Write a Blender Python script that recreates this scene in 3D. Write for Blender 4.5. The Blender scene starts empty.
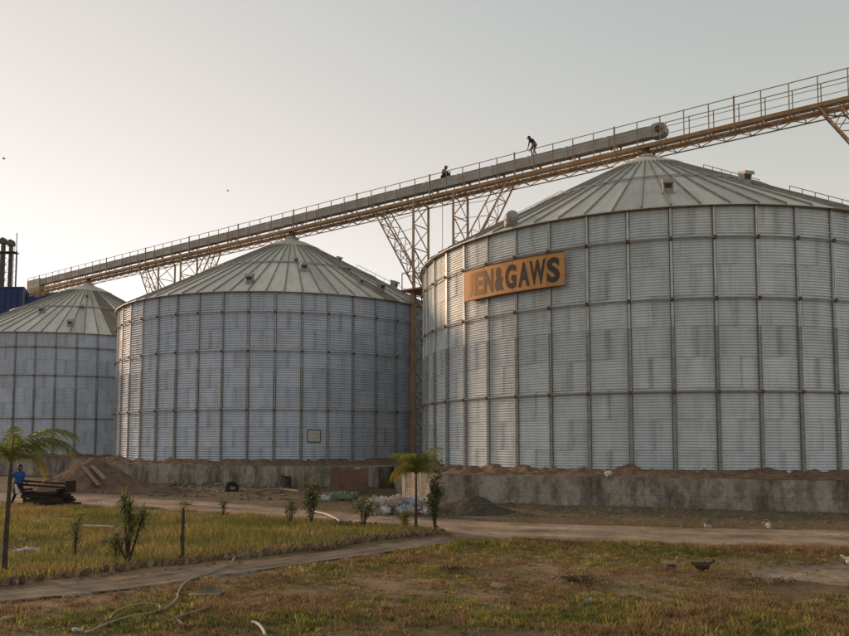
import bpy, bmesh, math, random
import numpy as np
from mathutils import Vector, Matrix

random.seed(7)
rng = np.random.default_rng(7)
R_ = math.radians
scene = bpy.context.scene
COL = scene.collection

# ------------------------------------------------------------------ camera, sky, sun, exposure
CAM_H = 2.5
F_PX, PP_X, PP_Y, PITCH = 750.4, 424.5, 392.3, R_(3.727)     # camera solved for an 849 x 636 frame
cam_d = bpy.data.cameras.new('camera')
cam = bpy.data.objects.new('camera', cam_d); COL.objects.link(cam)
cam.location = (0, 0, CAM_H)
cam.rotation_euler = (R_(90) + PITCH, 0, 0)
cam_d.sensor_fit = 'HORIZONTAL'; cam_d.sensor_width = 36
cam_d.lens = 36 * F_PX / 849
cam_d.shift_y = (PP_Y - 318) / 849
cam_d.clip_start = 0.1; cam_d.clip_end = 9000
scene.camera = cam

SUN_EL = R_(12.0)
SUN_AZ = R_(35)                     # degrees ahead of due left (-X)
sun_vec = Vector((-math.cos(SUN_AZ) * math.cos(SUN_EL), math.sin(SUN_AZ) * math.cos(SUN_EL), math.sin(SUN_EL)))
world = bpy.data.worlds.new('World'); scene.world = world; world.use_nodes = True
wn = world.node_tree; wn.nodes.clear()
w_out = wn.nodes.new('ShaderNodeOutputWorld'); w_bg = wn.nodes.new('ShaderNodeBackground')
w_sky = wn.nodes.new('ShaderNodeTexSky'); w_sky.sky_type = 'NISHITA'; w_sky.sun_disc = False
w_sky.sun_elevation = SUN_EL; w_sky.sun_rotation = math.atan2(sun_vec.x, sun_vec.y)
w_sky.air_density = 2.0; w_sky.dust_density = 0.0; w_sky.ozone_density = 1.0
w_hsv = wn.nodes.new('ShaderNodeHueSaturation'); w_hsv.inputs['Saturation'].default_value = 0.9
w_gam = wn.nodes.new('ShaderNodeGamma'); w_gam.inputs[1].default_value = 0.74; wn.links.new(w_sky.outputs[0], w_gam.inputs[0])       # thick haze evens the sky out
wn.links.new(w_gam.outputs[0], w_hsv.inputs['Color'])
w_lum = wn.nodes.new('ShaderNodeRGBToBW'); w_map = wn.nodes.new('ShaderNodeMapRange')           # thick haze: the brighter the sky, the whiter
w_map.inputs['From Min'].default_value = 1.35; w_map.inputs['From Max'].default_value = 2.5; w_map.inputs['To Min'].default_value = 0.30; w_map.inputs['To Max'].default_value = 1.0
w_wht = wn.nodes.new('ShaderNodeMix'); w_wht.data_type = 'RGBA'; w_wht.blend_type = 'MULTIPLY'; w_wht.inputs[0].default_value = 1.0; w_wht.inputs[7].default_value = (1.045, 0.99, 0.945, 1)
w_mix = wn.nodes.new('ShaderNodeMix'); w_mix.data_type = 'RGBA'
wn.links.new(w_gam.outputs[0], w_lum.inputs[0]); wn.links.new(w_lum.outputs[0], w_map.inputs[0]); wn.links.new(w_map.outputs[0], w_mix.inputs[0])
wn.links.new(w_lum.outputs[0], w_wht.inputs[6]); wn.links.new(w_hsv.outputs[0], w_mix.inputs[6]); wn.links.new(w_wht.outputs[2], w_mix.inputs[7])
wn.links.new(w_mix.outputs[2], w_bg.inputs['Color']); wn.links.new(w_bg.outputs[0], w_out.inputs['Surface'])
w_bg.inputs['Strength'].default_value = 0.15
sun_d = bpy.data.lights.new('sun', 'SUN'); sun_d.energy = 1.7; sun_d.angle = R_(4.0); sun_d.color = (1.0, 0.64, 0.40)
sun = bpy.data.objects.new('sun', sun_d); COL.objects.link(sun)
sun.rotation_euler = sun_vec.to_track_quat('Z', 'Y').to_euler(); sun.location = (-60, 20, 40)
vs = scene.view_settings
vs.view_transform = 'Standard'; vs.look = 'None'; vs.exposure = 0.95; vs.gamma = 1.0; vs.use_curve_mapping = False

# ------------------------------------------------------------------ helpers
def ray(px, py):
    xr = (px - PP_X) / F_PX; yr = (PP_Y - py) / F_PX
    c, s = math.cos(PITCH), math.sin(PITCH)
    return Vector((xr, c - s * yr, s + c * yr))
def at(px, py, Y):                       # point seen at a pixel, at distance Y ahead
    d = ray(px, py); return Vector((0, 0, CAM_H)) + d * (Y / d.y)
def gp(px, py, z=0.0):                   # ground point seen at a pixel
    d = ray(px, py); t = (z - CAM_H) / d.z
    return Vector((d.x * t, d.y * t, z))

_h = rng.random((256, 256))
def vnoise(x, y, s=1.0, o=0):            # smooth value noise 0..1 on arrays
    x = np.asarray(x, float) / s + 37.3 * (o + 1); y = np.asarray(y, float) / s + 91.7 * (o + 1)
    xi = np.floor(x).astype(int); yi = np.floor(y).astype(int); fx = x - xi; fy = y - yi
    fx = fx * fx * (3 - 2 * fx); fy = fy * fy * (3 - 2 * fy)
    a = _h[xi % 256, yi % 256]; b = _h[(xi + 1) % 256, yi % 256]; c = _h[xi % 256, (yi + 1) % 256]; d = _h[(xi + 1) % 256, (yi + 1) % 256]
    return (a * (1 - fx) + b * fx) * (1 - fy) + (c * (1 - fx) + d * fx) * fy

def tag(o, label=None, cat=None, group=None, kind=None):
    if label: o['label'] = label
    if cat: o['category'] = cat
    if group: o['group'] = group
    if kind: o['kind'] = kind
    return o
def link(name, data, parent=None, loc=(0, 0, 0), rz=0.0):
    o = bpy.data.objects.new(name, data); COL.objects.link(o)
    o.location = loc; o.rotation_euler = (0, 0, rz)
    if parent is not None: o.parent = parent
    return o
def thing(name, label, cat, loc=(0, 0, 0), rz=0.0, group=None):
    o = link(name, None, None, loc, rz); o.empty_display_size = 0.3
    return tag(o, label, cat, group)

class MB:
    def __init__(s): s.v = []; s.f = []; s.m = []
    def add(s, vs_, fs, m=0):
        b = len(s.v); s.v += [tuple(p) for p in vs_]; s.f += [tuple(i + b for i in f) for f in fs]; s.m += [m] * len(fs); return s
    def box(s, x0, x1, y0, y1, z0, z1, m=0, M=None):
        p = [Vector(c) for c in ((x0, y0, z0), (x1, y0, z0), (x1, y1, z0), (x0, y1, z0), (x0, y0, z1), (x1, y0, z1), (x1, y1, z1), (x0, y1, z1))]
        if M is not None: p = [M @ q for q in p]
        return s.add(p, ((0, 3, 2, 1), (4, 5, 6, 7), (0, 1, 5, 4), (1, 2, 6, 5), (2, 3, 7, 6), (3, 0, 4, 7)), m)
    def bar(s, a, b, w, h=None, m=0, up=(0, 0, 1)):
        a = Vector(a); b = Vector(b); h = h or w; d = (b - a).normalized(); u = Vector(up)
        if abs(d.dot(u)) > 0.99: u = Vector((0, 1, 0)) if abs(d.y) < 0.9 else Vector((1, 0, 0))
        x = d.cross(u).normalized(); y = x.cross(d).normalized()
        q = [(-w / 2, -h / 2), (w / 2, -h / 2), (w / 2, h / 2), (-w / 2, h / 2)]
        p = [a + x * i + y * j for i, j in q] + [b + x * i + y * j for i, j in q]
        return s.add(p, ((0, 1, 2, 3), (7, 6, 5, 4), (0, 4, 5, 1), (1, 5, 6, 2), (2, 6, 7, 3), (3, 7, 4, 0)), m)
    def tube(s, pts, r, n=6, m=0, cap=True):
        pts = [Vector(p) for p in pts]; k = len(pts); rr = r if hasattr(r, '__len__') else [r] * k
        b = len(s.v); ref = None
        for i, p in enumerate(pts):
            d = (pts[min(i + 1, k - 1)] - pts[max(i - 1, 0)]).normalized()
            if ref is None: ref = d.orthogonal().normalized()
            x = (ref - d * ref.dot(d)); x = x.normalized() if x.length > 1e-6 else d.orthogonal().normalized(); ref = x
            y = d.cross(x)
            for j in range(n):
                t = 2 * math.pi * j / n; s.v.append(tuple(p + (x * math.cos(t) + y * math.sin(t)) * rr[i]))
        for i in range(k - 1):
            for j in range(n):
                s.f.append((b + i * n + j, b + i * n + (j + 1) % n, b + (i + 1) * n + (j + 1) % n, b + (i + 1) * n + j)); s.m.append(m)
        if cap:
            s.f.append(tuple(b + j for j in range(n))[::-1]); s.m.append(m)
            s.f.append(tuple(b + (k - 1) * n + j for j in range(n))); s.m.append(m)
        return s
    def mesh(s, name, mats, smooth=False):
        me = bpy.data.meshes.new(name); me.from_pydata(s.v, [], s.f)
        for mm in (mats if isinstance(mats, (list, tuple)) else [mats]): me.materials.append(mm)
        if any(s.m): me.polygons.foreach_set('material_index', s.m)
        if smooth: me.polygons.foreach_set('use_smooth', [True] * len(s.f))
        me.update(); return me
    def build(s, name, mats, parent=None, loc=(0, 0, 0), rz=0.0, smooth=False):
        return link(name, s.mesh(name, mats, smooth), parent, loc, rz)

def grid_mesh(name, P, mats, smooth=True, cols=None):      # P: (n, m, 3) array
    n, m, _ = P.shape; me = bpy.data.meshes.new(name)
    idx = np.arange(n * m).reshape(n, m)
    q = np.stack([idx[:-1, :-1], idx[1:, :-1], idx[1:, 1:], idx[:-1, 1:]], -1).reshape(-1, 4)
    me.vertices.add(n * m); me.vertices.foreach_set('co', P.reshape(-1).astype(np.float32))
    me.loops.add(q.size); me.loops.foreach_set('vertex_index', q.reshape(-1).astype(np.int32))
    me.polygons.add(len(q)); me.polygons.foreach_set('loop_start', np.arange(0, q.size, 4, dtype=np.int32))
    me.polygons.foreach_set('use_smooth', np.full(len(q), smooth))
    me.materials.append(mats); me.update(calc_edges=True)
    if cols is not None:
        a = me.color_attributes.new('Col', 'FLOAT_COLOR', 'POINT'); c4 = np.ones((n * m, 4), np.float32); c4[:, :3] = cols.reshape(-1, 3)
        a.data.foreach_set('color', c4.reshape(-1))
    return me

# ------------------------------------------------------------------ materials
def new_mat(name):
    m = bpy.data.materials.new(name); m.use_nodes = True
    nt = m.node_tree; b = nt.nodes['Principled BSDF']; return m, nt, b
def nd(nt, t, **kw):
    n = nt.nodes.new(t)
    for k, v in kw.items():
        if k in n.inputs: n.inputs[k].default_value = v
        else: setattr(n, k, v)
    return n
def ramp(nt, fac, stops):
    r = nt.nodes.new('ShaderNodeValToRGB'); el = r.color_ramp.elements
    while len(el) < len(stops): el.new(0.5)
    for e, (p, c) in zip(el, stops): e.position = p; e.color = (*c, 1) if len(c) == 3 else c
    nt.links.new(fac, r.inputs[0]); return r.outputs[0]
def coords(nt, scale=(1, 1, 1), space='Object'):
    tc = nt.nodes.new('ShaderNodeTexCoord'); mp = nt.nodes.new('ShaderNodeMapping'); mp.inputs['Scale'].default_value = scale
    oi = nt.nodes.new('ShaderNodeObjectInfo'); vm = nt.nodes.new('ShaderNodeVectorMath'); vm.operation = 'SCALE'; vm.inputs[0].default_value = (37.0, 61.0, 23.0)
    nt.links.new(oi.outputs['Random'], vm.inputs['Scale']); va = nt.nodes.new('ShaderNodeVectorMath'); va.operation = 'ADD'       # so that copies do not share one pattern
    nt.links.new(tc.outputs[space], va.inputs[0]); nt.links.new(vm.outputs[0], va.inputs[1])
    nt.links.new(va.outputs[0], mp.inputs[0]); return mp.outputs[0]
def noise(nt, vec, scale, detail=6, rough=0.6):
    n = nd(nt, 'ShaderNodeTexNoise', Scale=scale, Detail=detail, Roughness=rough); nt.links.new(vec, n.inputs['Vector']); return n.outputs['Fac']
def mixc(nt, fac, a, b, mode='MIX'):
    n = nt.nodes.new('ShaderNodeMix'); n.data_type = 'RGBA'; n.blend_type = mode
    for s, v in ((n.inputs[0], fac), (n.inputs[6], a), (n.inputs[7], b)):
        if isinstance(v, (int, float)): s.default_value = v
        elif isinstance(v, tuple): s.default_value = (*v, 1)
        else: nt.links.new(v, s)
    return n.outputs[2]
def maths(nt, op, a, b=None, clamp=False):
    n = nt.nodes.new('ShaderNodeMath'); n.operation = op; n.use_clamp = clamp
    for s, v in ((n.inputs[0], a), (n.inputs[1], b)):
        if v is None: continue
        if isinstance(v, (int, float)): s.default_value = v
        else: nt.links.new(v, s)
    return n.outputs[0]
def bump(nt, b, h, strength=0.4, dist=0.02):
    n = nd(nt, 'ShaderNodeBump', Strength=strength, Distance=dist); nt.links.new(h, n.inputs['Height']); nt.links.new(n.outputs[0], b.inputs['Normal'])

def simple(name, c, c2=None, scale=6.0, rough=0.8, metal=0.0, bmp=0.0, bscale=40, stretch=(1, 1, 1), rnd=0.0, spec=0.3, bdist=0.02):
    m, nt, b = new_mat(name); v = coords(nt, stretch)
    c2 = c2 or tuple(x * 0.6 for x in c)
    col = ramp(nt, noise(nt, v, scale), [(0.32, c2), (0.68, c)])
    if rnd:
        oi = nt.nodes.new('ShaderNodeObjectInfo')
        col = mixc(nt, 1.0, col, ramp(nt, oi.outputs['Random'], [(0, (1 - rnd,) * 3), (1, (1 + rnd * 0.3,) * 3)]), 'MULTIPLY')
    nt.links.new(col, b.inputs['Base Color']); b.inputs['Roughness'].default_value = rough; b.inputs['Metallic'].default_value = metal
    b.inputs['Specular IOR Level'].default_value = spec
    if bmp: bump(nt, b, noise(nt, v, bscale, 10, 0.75), bmp, bdist)
    return m

def translucent(m, amount):
    nt = m.node_tree; b = nt.nodes['Principled BSDF']; out = nt.nodes['Material Output']
    t = nt.nodes.new('ShaderNodeBsdfTranslucent'); mx = nt.nodes.new('ShaderNodeMixShader'); mx.inputs[0].default_value = amount
    nt.links.new(b.inputs['Base Color'].links[0].from_socket, t.inputs['Color'])
    nt.links.new(b.outputs[0], mx.inputs[1]); nt.links.new(t.outputs[0], mx.inputs[2]); nt.links.new(mx.outputs[0], out.inputs['Surface'])

def galvanised(name, base, dark, metal, rough):
    m, nt, b = new_mat(name); v = coords(nt); vw = coords(nt, (1.6, 1.6, 0.16))
    oi = nt.nodes.new('ShaderNodeObjectInfo')
    c = ramp(nt, noise(nt, v, 1.3, 5), [(0.3, dark), (0.7, base)])
    c = mixc(nt, 1.0, c, ramp(nt, oi.outputs['Random'], [(0, (0.91, 0.915, 0.92)), (0.5, (0.98, 0.98, 0.98)), (1, (1.04, 1.035, 1.03))]), 'MULTIPLY')
    streak = ramp(nt, noise(nt, vw, 3.2, 6, 0.65), [(0.5, (0, 0, 0)), (0.78, (1, 1, 1))])
    c = mixc(nt, maths(nt, 'MULTIPLY', streak, 0.35), c, (0.16, 0.14, 0.115))
    at_ = nd(nt, 'ShaderNodeAttribute', attribute_name='edge')
    e = ramp(nt, at_.outputs['Fac'], [(0.0, (1, 1, 1)), (0.42, (0.75,) * 3), (0.62, (0, 0, 0))])
    e = maths(nt, 'MULTIPLY', e, ramp(nt, noise(nt, vw, 4.0, 3), [(0.38, (0.25,) * 3), (0.6, (1, 1, 1))]))
    e = maths(nt, 'MULTIPLY', e, ramp(nt, maths(nt, 'FRACT', maths(nt, 'MULTIPLY', oi.outputs['Random'], 17.3)), [(0.1, (0.25,) * 3), (0.9, (1.25,) * 3)]))
    rr_ = ramp(nt, noise(nt, coords(nt, (2.6, 2.6, 0.22)), 2.2, 4, 0.6), [(0.66, (0, 0, 0)), (0.74, (1, 1, 1))])
    c = mixc(nt, maths(nt, 'MULTIPLY', rr_, 0.3), c, (0.26, 0.17, 0.10))
    c = mixc(nt, maths(nt, 'MULTIPLY', e, 0.36, True), c, (0.12, 0.125, 0.135))
    nt.links.new(c, b.inputs['Base Color']); b.inputs['Metallic'].default_value = metal
    r = ramp(nt, noise(nt, v, 5.0, 5), [(0.3, (rough - 0.06,) * 3), (0.7, (rough + 0.12,) * 3)])
    nt.links.new(r, b.inputs['Roughness'])
    return m

M = {}
M['panel'] = galvanised('galvanised_corrugated', (0.64, 0.685, 0.69), (0.55, 0.59, 0.60), 0.45, 0.55)
M['panel2'] = galvanised('galvanised_corrugated_sky_tint', (0.60, 0.65, 0.715), (0.51, 0.555, 0.62), 0.45, 0.55)  # bluer copy of the same metal: sky reflection on shaded walls put into colour
M['stiff'] = simple('galvanised_stiffener', (0.55, 0.57, 0.56), (0.40, 0.41, 0.40), 3, 0.42, 0.55, rnd=0.1)
M['stiff_low'] = simple('dull_lower_stiffener', (0.40, 0.39, 0.36), (0.26, 0.25, 0.23), 5, 0.6, 0.35, rnd=0.15)
M['flange'] = simple('dark_flange', (0.16, 0.155, 0.145), (0.10, 0.095, 0.09), 6, 0.8, 0.1)  # dark tone for the narrow side flanges of the stiffeners
M['stiff_dull'] = simple('dull_stiffener', (0.48, 0.49, 0.49), (0.33, 0.335, 0.335), 3, 0.5, 0.45, rnd=0.15)
M['ring'] = simple('weathered_wind_ring', (0.30, 0.25, 0.18), (0.20, 0.185, 0.165), 2.2, 0.65, 0.25)
M['bracket'] = simple('rusty_bracket', (0.12, 0.075, 0.05), None, 8, 0.8)
def roof_mat(name, a, bb, rust):
    m, nt, b = new_mat(name); v = coords(nt, (2.2, 0.35, 0.35)); oi = nt.nodes.new('ShaderNodeObjectInfo')
    c = ramp(nt, noise(nt, v, 1.1, 7, 0.65), [(0.3, bb), (0.7, a)])
    c = mixc(nt, 1.0, c, ramp(nt, oi.outputs['Random'], [(0, (0.78, 0.77, 0.75)), (1, (1.05, 1.04, 1.02))]), 'MULTIPLY')
    st = ramp(nt, noise(nt, v, 2.6, 6, 0.7), [(0.56, (0, 0, 0)), (0.74, (1, 1, 1))])
    c = mixc(nt, maths(nt, 'MULTIPLY', st, rust), c, (0.21, 0.155, 0.10))
    nt.links.new(c, b.inputs['Base Color']); b.inputs['Metallic'].default_value = 0.35; b.inputs['Roughness'].default_value = 0.6
    return m
M['roof'] = roof_mat('dusty_roof_sheet', (0.70, 0.655, 0.565), (0.52, 0.485, 0.415), 0.5)
M['roof_rust'] = roof_mat('rust_stained_roof_sheet', (0.27, 0.215, 0.155), (0.20, 0.15, 0.10), 0.7)
M['roof_rib'] = simple('dark_roof_rib', (0.27, 0.25, 0.215), (0.17, 0.155, 0.13), 2.5, 0.75, 0.1)  # ribs in a darker tone than the roof sheets
M['vent'] = simple('dull_vent_metal', (0.33, 0.33, 0.31), (0.24, 0.235, 0.22), 5, 0.55, 0.4)
M['dark'] = simple('dark_opening', (0.02, 0.02, 0.022), None, 5, 0.9)
M['orange_steel'] = simple('rusty_orange_steel', (0.42, 0.235, 0.095), (0.25, 0.13, 0.065), 2.4, 0.65, 0.1, rnd=0.12)
M['rail'] = simple('weathered_rail_paint', (0.36, 0.25, 0.15), (0.22, 0.16, 0.11), 1.8, 0.65, 0.1)
M['housing'] = simple('grey_conveyor_housing', (0.40, 0.38, 0.35), (0.30, 0.285, 0.26), 1.2, 0.6, 0.25, rnd=0.12)
M['lattice'] = simple('weathered_tower_steel', (0.40, 0.26, 0.15), (0.26, 0.18, 0.12), 1.5, 0.65, 0.15)
def sign_mat():
    m, nt, b = new_mat('faded_orange_signboard'); v = coords(nt); vd = coords(nt, (1.5, 1.5, 0.3))
    c = ramp(nt, noise(nt, v, 1.6, 6), [(0.3, (0.44, 0.20, 0.058)), (0.7, (0.57, 0.265, 0.075))])
    c = mixc(nt, maths(nt, 'MULTIPLY', ramp(nt, noise(nt, vd, 2.4, 8, 0.7), [(0.52, (0, 0, 0)), (0.72, (1, 1, 1))]), 0.55), c, (0.21, 0.11, 0.055))
    c = mixc(nt, maths(nt, 'MULTIPLY', ramp(nt, noise(nt, v, 7.0, 8, 0.75), [(0.66, (0, 0, 0)), (0.7, (1, 1, 1))]), 0.5), c, (0.55, 0.42, 0.27))
    nt.links.new(c, b.inputs['Base Color']); b.inputs['Roughness'].default_value = 0.65; return m
M['sign'] = sign_mat()
def concrete_mat():
    m, nt, b = new_mat('stained_concrete')
    def wpos(sc):
        ge = nt.nodes.new('ShaderNodeNewGeometry'); mp = nt.nodes.new('ShaderNodeMapping'); mp.inputs['Scale'].default_value = sc; nt.links.new(ge.outputs['Position'], mp.inputs[0]); return mp.outputs[0]
    v = wpos((1, 1, 1)); vs2 = wpos((1, 1, 0.3))
    oi = nt.nodes.new('ShaderNodeObjectInfo')
    c = ramp(nt, noise(nt, v, 0.7, 8, 0.65), [(0.3, (0.23, 0.195, 0.155)), (0.7, (0.42, 0.375, 0.31))])
    st = ramp(nt, noise(nt, vs2, 1.2, 7, 0.7), [(0.44, (0, 0, 0)), (0.62, (1, 1, 1))])
    c = mixc(nt, maths(nt, 'MULTIPLY', st, 0.8), c, (0.072, 0.066, 0.052))
    st2 = ramp(nt, noise(nt, wpos((1.2, 1.2, 0.8)), 1.9, 9, 0.75), [(0.5, (0, 0, 0)), (0.6, (1, 1, 1))])
    c = mixc(nt, maths(nt, 'MULTIPLY', st2, 0.55), c, (0.085, 0.078, 0.06))
    gr = ramp(nt, noise(nt, v, 9, 6, 0.7), [(0.3, (0.7,) * 3), (0.7, (1.15,) * 3)])
    c = mixc(nt, 1.0, c, gr, 'MULTIPLY')
    c = mixc(nt, 1.0, c, ramp(nt, oi.outputs['Random'], [(0, (0.95, 0.95, 0.95)), (1, (1.04, 1.03, 1.02))]), 'MULTIPLY')
    nt.links.new(c, b.inputs['Base Color']); b.inputs['Roughness'].default_value = 0.95; b.inputs['Specular IOR Level'].default_value = 0.15
    bump(nt, b, noise(nt, v, 14, 8, 0.7), 0.5, 0.02); return m
M['concrete'] = concrete_mat()
M['soil'] = simple('reddish_brown_soil', (0.30, 0.195, 0.13), (0.135, 0.088, 0.06), 3.4, 0.95, 0, 1.0, 7, spec=0.05, bdist=0.09)
M['sand'] = simple('brown_sand', (0.23, 0.145, 0.098), (0.12, 0.078, 0.056), 2.2, 0.95, 0, 0.9, 9, spec=0.05, bdist=0.07)
M['darkdirt'] = simple('dark_dirt_heap', (0.10, 0.085, 0.065), (0.055, 0.045, 0.035), 3, 0.95, 0, 0.7, 14, spec=0.05)
def vcol_mat(name, rough=0.95, nscale=7.0, lo=0.65, hi=1.25, bmp=0.5, transl=0.0):
    m, nt, b = new_mat(name); v = coords(nt)
    a = nd(nt, 'ShaderNodeVertexColor', layer_name='Col')
    c = mixc(nt, 1.0, a.outputs['Color'], ramp(nt, noise(nt, v, nscale, 8, 0.7), [(0.3, (lo,) * 3), (0.7, (hi,) * 3)]), 'MULTIPLY')
    nt.links.new(c, b.inputs['Base Color']); b.inputs['Roughness'].default_value = rough; b.inputs['Specular IOR Level'].default_value = 0.1
    if bmp: bump(nt, b, noise(nt, v, 16, 8, 0.7), bmp, 0.03)
    if transl: b.inputs['Transmission Weight'].default_value = 0.0
    return m
M['ground'] = vcol_mat('dry_ground', 0.97, 5.0, 0.6, 1.3, 0.8)
M['road'] = vcol_mat('packed_dirt', 0.97, 4.0, 0.72, 1.2, 0.7)
M['grass'] = vcol_mat('grass_blades', 0.8, 3.0, 0.85, 1.12, 0)
M['rubble'] = simple('pale_rubble', (0.24, 0.195, 0.145), (0.11, 0.088, 0.065), 3.0, 0.95, 0, 0.5, 20, spec=0.1)
M['brick'] = simple('edging_brick', (0.30, 0.205, 0.14), (0.13, 0.09, 0.065), 7, 0.95, 0, 0.6, 25, rnd=0.45, spec=0.1)
M['leaf'] = simple('palm_leaf', (0.25, 0.265, 0.065), (0.13, 0.15, 0.04), 3, 0.55, rnd=0.3)
M['leaf_y'] = simple('yellowing_palm_leaf', (0.36, 0.25, 0.05), (0.23, 0.175, 0.04), 4, 0.6, rnd=0.2)
M['leaf_d'] = simple('dark_shrub_leaf', (0.13, 0.145, 0.05), (0.065, 0.08, 0.028), 4, 0.6, rnd=0.2)
M['leaf_o'] = simple('olive_shrub_leaf', (0.22, 0.22, 0.09), (0.12, 0.125, 0.05), 4, 0.6, rnd=0.2)
M['bark'] = simple('grey_brown_bark', (0.085, 0.062, 0.045), (0.04, 0.03, 0.022), 9, 0.95, 0, 0.6, 30)
M['wood'] = simple('dark_old_timber', (0.06, 0.038, 0.027), (0.022, 0.016, 0.012), 5, 0.9, stretch=(1, 6, 6), rnd=0.35)
M['plank'] = simple('weathered_plank', (0.30, 0.24, 0.17), (0.19, 0.15, 0.105), 5, 0.9, rnd=0.15)
M['plastic'] = simple('pale_plastic', (0.50, 0.47, 0.42), (0.33, 0.30, 0.26), 6, 0.6, rnd=0.15)
M['pinkrock'] = simple('pinkish_stone', (0.40, 0.29, 0.215), (0.22, 0.155, 0.115), 6, 0.9, 0, 0.5, 20)
M['hose'] = simple('dusty_hose', (0.33, 0.28, 0.20), (0.2, 0.165, 0.115), 4, 0.75)
M['blue'] = simple('dark_blue_cladding', (0.022, 0.042, 0.135), (0.016, 0.03, 0.10), 0.4, 0.5, 0.1)
M['far_grey'] = simple('far_grey_steel', (0.15, 0.14, 0.13), None, 1, 0.7, 0.2)
M['rubber'] = simple('old_rubber', (0.025, 0.023, 0.022), None, 8, 0.85)
M['board'] = simple('brown_board', (0.16, 0.095, 0.06), (0.10, 0.06, 0.04), 2, 0.85)
M['skin'] = simple('skin', (0.13, 0.07, 0.045), (0.11, 0.06, 0.04), 8, 0.6)
M['hair'] = simple('black_hair', (0.012, 0.01, 0.009), None, 20, 0.6)
M['shirt_blue'] = simple('blue_shirt', (0.03, 0.085, 0.30), (0.02, 0.06, 0.22), 9, 0.85)
M['cloth_dark'] = simple('dark_trousers', (0.03, 0.025, 0.024), (0.018, 0.015, 0.015), 9, 0.9)
M['cloth_maroon'] = simple('maroon_shirt', (0.09, 0.032, 0.03), None, 9, 0.9)
M['cloth_grey'] = simple('grey_trousers', (0.16, 0.13, 0.10), None, 9, 0.9)
M['cloth_white'] = simple('pale_cloth', (0.55, 0.53, 0.5), None, 9, 0.9)
M['feather_pale'] = simple('pale_feathers', (0.32, 0.24, 0.165), (0.16, 0.11, 0.07), 14, 0.85)
M['feather_brown'] = simple('brown_feathers', (0.085, 0.05, 0.03), (0.045, 0.028, 0.018), 14, 0.85)
M['feather_white'] = simple('white_feathers', (0.62, 0.58, 0.5), (0.45, 0.4, 0.34), 14, 0.85)
M['beak'] = simple('yellow_beak', (0.40, 0.22, 0.05), None, 14, 0.6)
for k_ in ('grass', 'leaf', 'leaf_y', 'leaf_d', 'leaf_o'): translucent(M[k_], 0.4)
LET = {}
for k_, c_ in {'ghost': (0.44, 0.205, 0.062), 'faint': (0.27, 0.145, 0.068), 'faint2': (0.19, 0.11, 0.06), 'mid': (0.13, 0.08, 0.05), 'full': (0.06, 0.042, 0.034)}.items():
    LET[k_] = simple('sign_letter_' + k_, c_, tuple(x * 1.2 for x in c_), 4, 0.7)

# ------------------------------------------------------------------ terrain heights, roads and regions
def poly_dist(x, y, pts):                # signed-ish: distance to a polyline
    x = np.asarray(x, float); y = np.asarray(y, float); best = np.full(x.shape, 1e9)
    for (ax, ay), (bx, by) in zip(pts[:-1], pts[1:]):
        dx, dy = bx - ax, by - ay; t = np.clip(((x - ax) * dx + (y - ay) * dy) / (dx * dx + dy * dy), 0, 1)
        best = np.minimum(best, np.hypot(x - ax - t * dx, y - ay - t * dy))
    return best
def inside(x, y, poly):
    x = np.asarray(x, float); y = np.asarray(y, float); r = np.zeros(x.shape, bool); n = len(poly)
    for i in range(n):
        (x0, y0), (x1, y1) = poly[i], poly[(i + 1) % n]
        c = ((y0 > y) != (y1 > y)); xx = (x1 - x0) * (y - y0) / ((y1 - y0) if y1 != y0 else 1e-9) + x0
        r ^= c & (x < xx)
    return r
def G2(*pp): return [tuple(gp(*p)[:2]) for p in pp]
# road: far edge then near edge, as ground points
road_far = G2((-330, 477), (-80, 489), (60, 495), (150, 499), (240, 504), (330, 511), (400, 516.5), (480, 521), (600, 526), (720, 528.5), (849, 530.5), (960, 532))
road_near = G2((-330, 486), (-80, 500), (60, 506), (150, 509), (240, 515), (330, 521.5), (400, 528), (470, 538), (600, 543), (720, 546), (849, 548), (960, 550))
path_far = G2((-290, 619), (-60, 597), (0, 591), (60, 586), (120, 581), (180, 573), (240, 566), (300, 557), (360, 548), (420, 541), (445, 536.5))
path_near = G2((-290, 646), (-60, 614), (0, 605), (60, 599), (120, 593), (180, 585), (240, 575.5), (300, 566), (360, 557), (420, 549), (458, 543))
road_poly = road_far + road_near[::-1]; path_poly = path_far + path_near[::-1]
bare_poly = G2((748, 570), (770, 566), (810, 565), (880, 563), (960, 566), (960, 583), (849, 586), (800, 584), (762, 580))
bed_front = G2((-290, 615), (-50, 592), (0, 587), (39, 581), (104, 575), (155, 568), (207, 561), (252, 556), (291, 552), (330, 548), (381, 541), (420, 537), (443, 533))
bed_back = G2((443, 533), (436, 530), (400, 530), (366, 527), (330, 524), (290, 520), (240, 517), (180, 514), (120, 511), (60, 508), (-50, 503), (-330, 489))
bed_poly = bed_front + bed_back
PL3 = [(0.6, 28.6), (-0.75, 31.0), (-1.8, 41.0), (3.0, 52.0), (20, 52.0), (25.5, 40.0), (25.5, 20.15)]
PL2 = [(-2.3, 37.7), (-20.0, 44.0), (-22.0, 54.0), (-18.0, 66.5), (-3.0, 66.5), (3.2, 54.0), (0.5, 44.0)]
PL1 = [(-22.9, 53.8), (-45.4, 60.1), (-45.0, 82.0), (-24.0, 82.0), (-19.0, 71.0), (-20.5, 60.0)]

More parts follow.
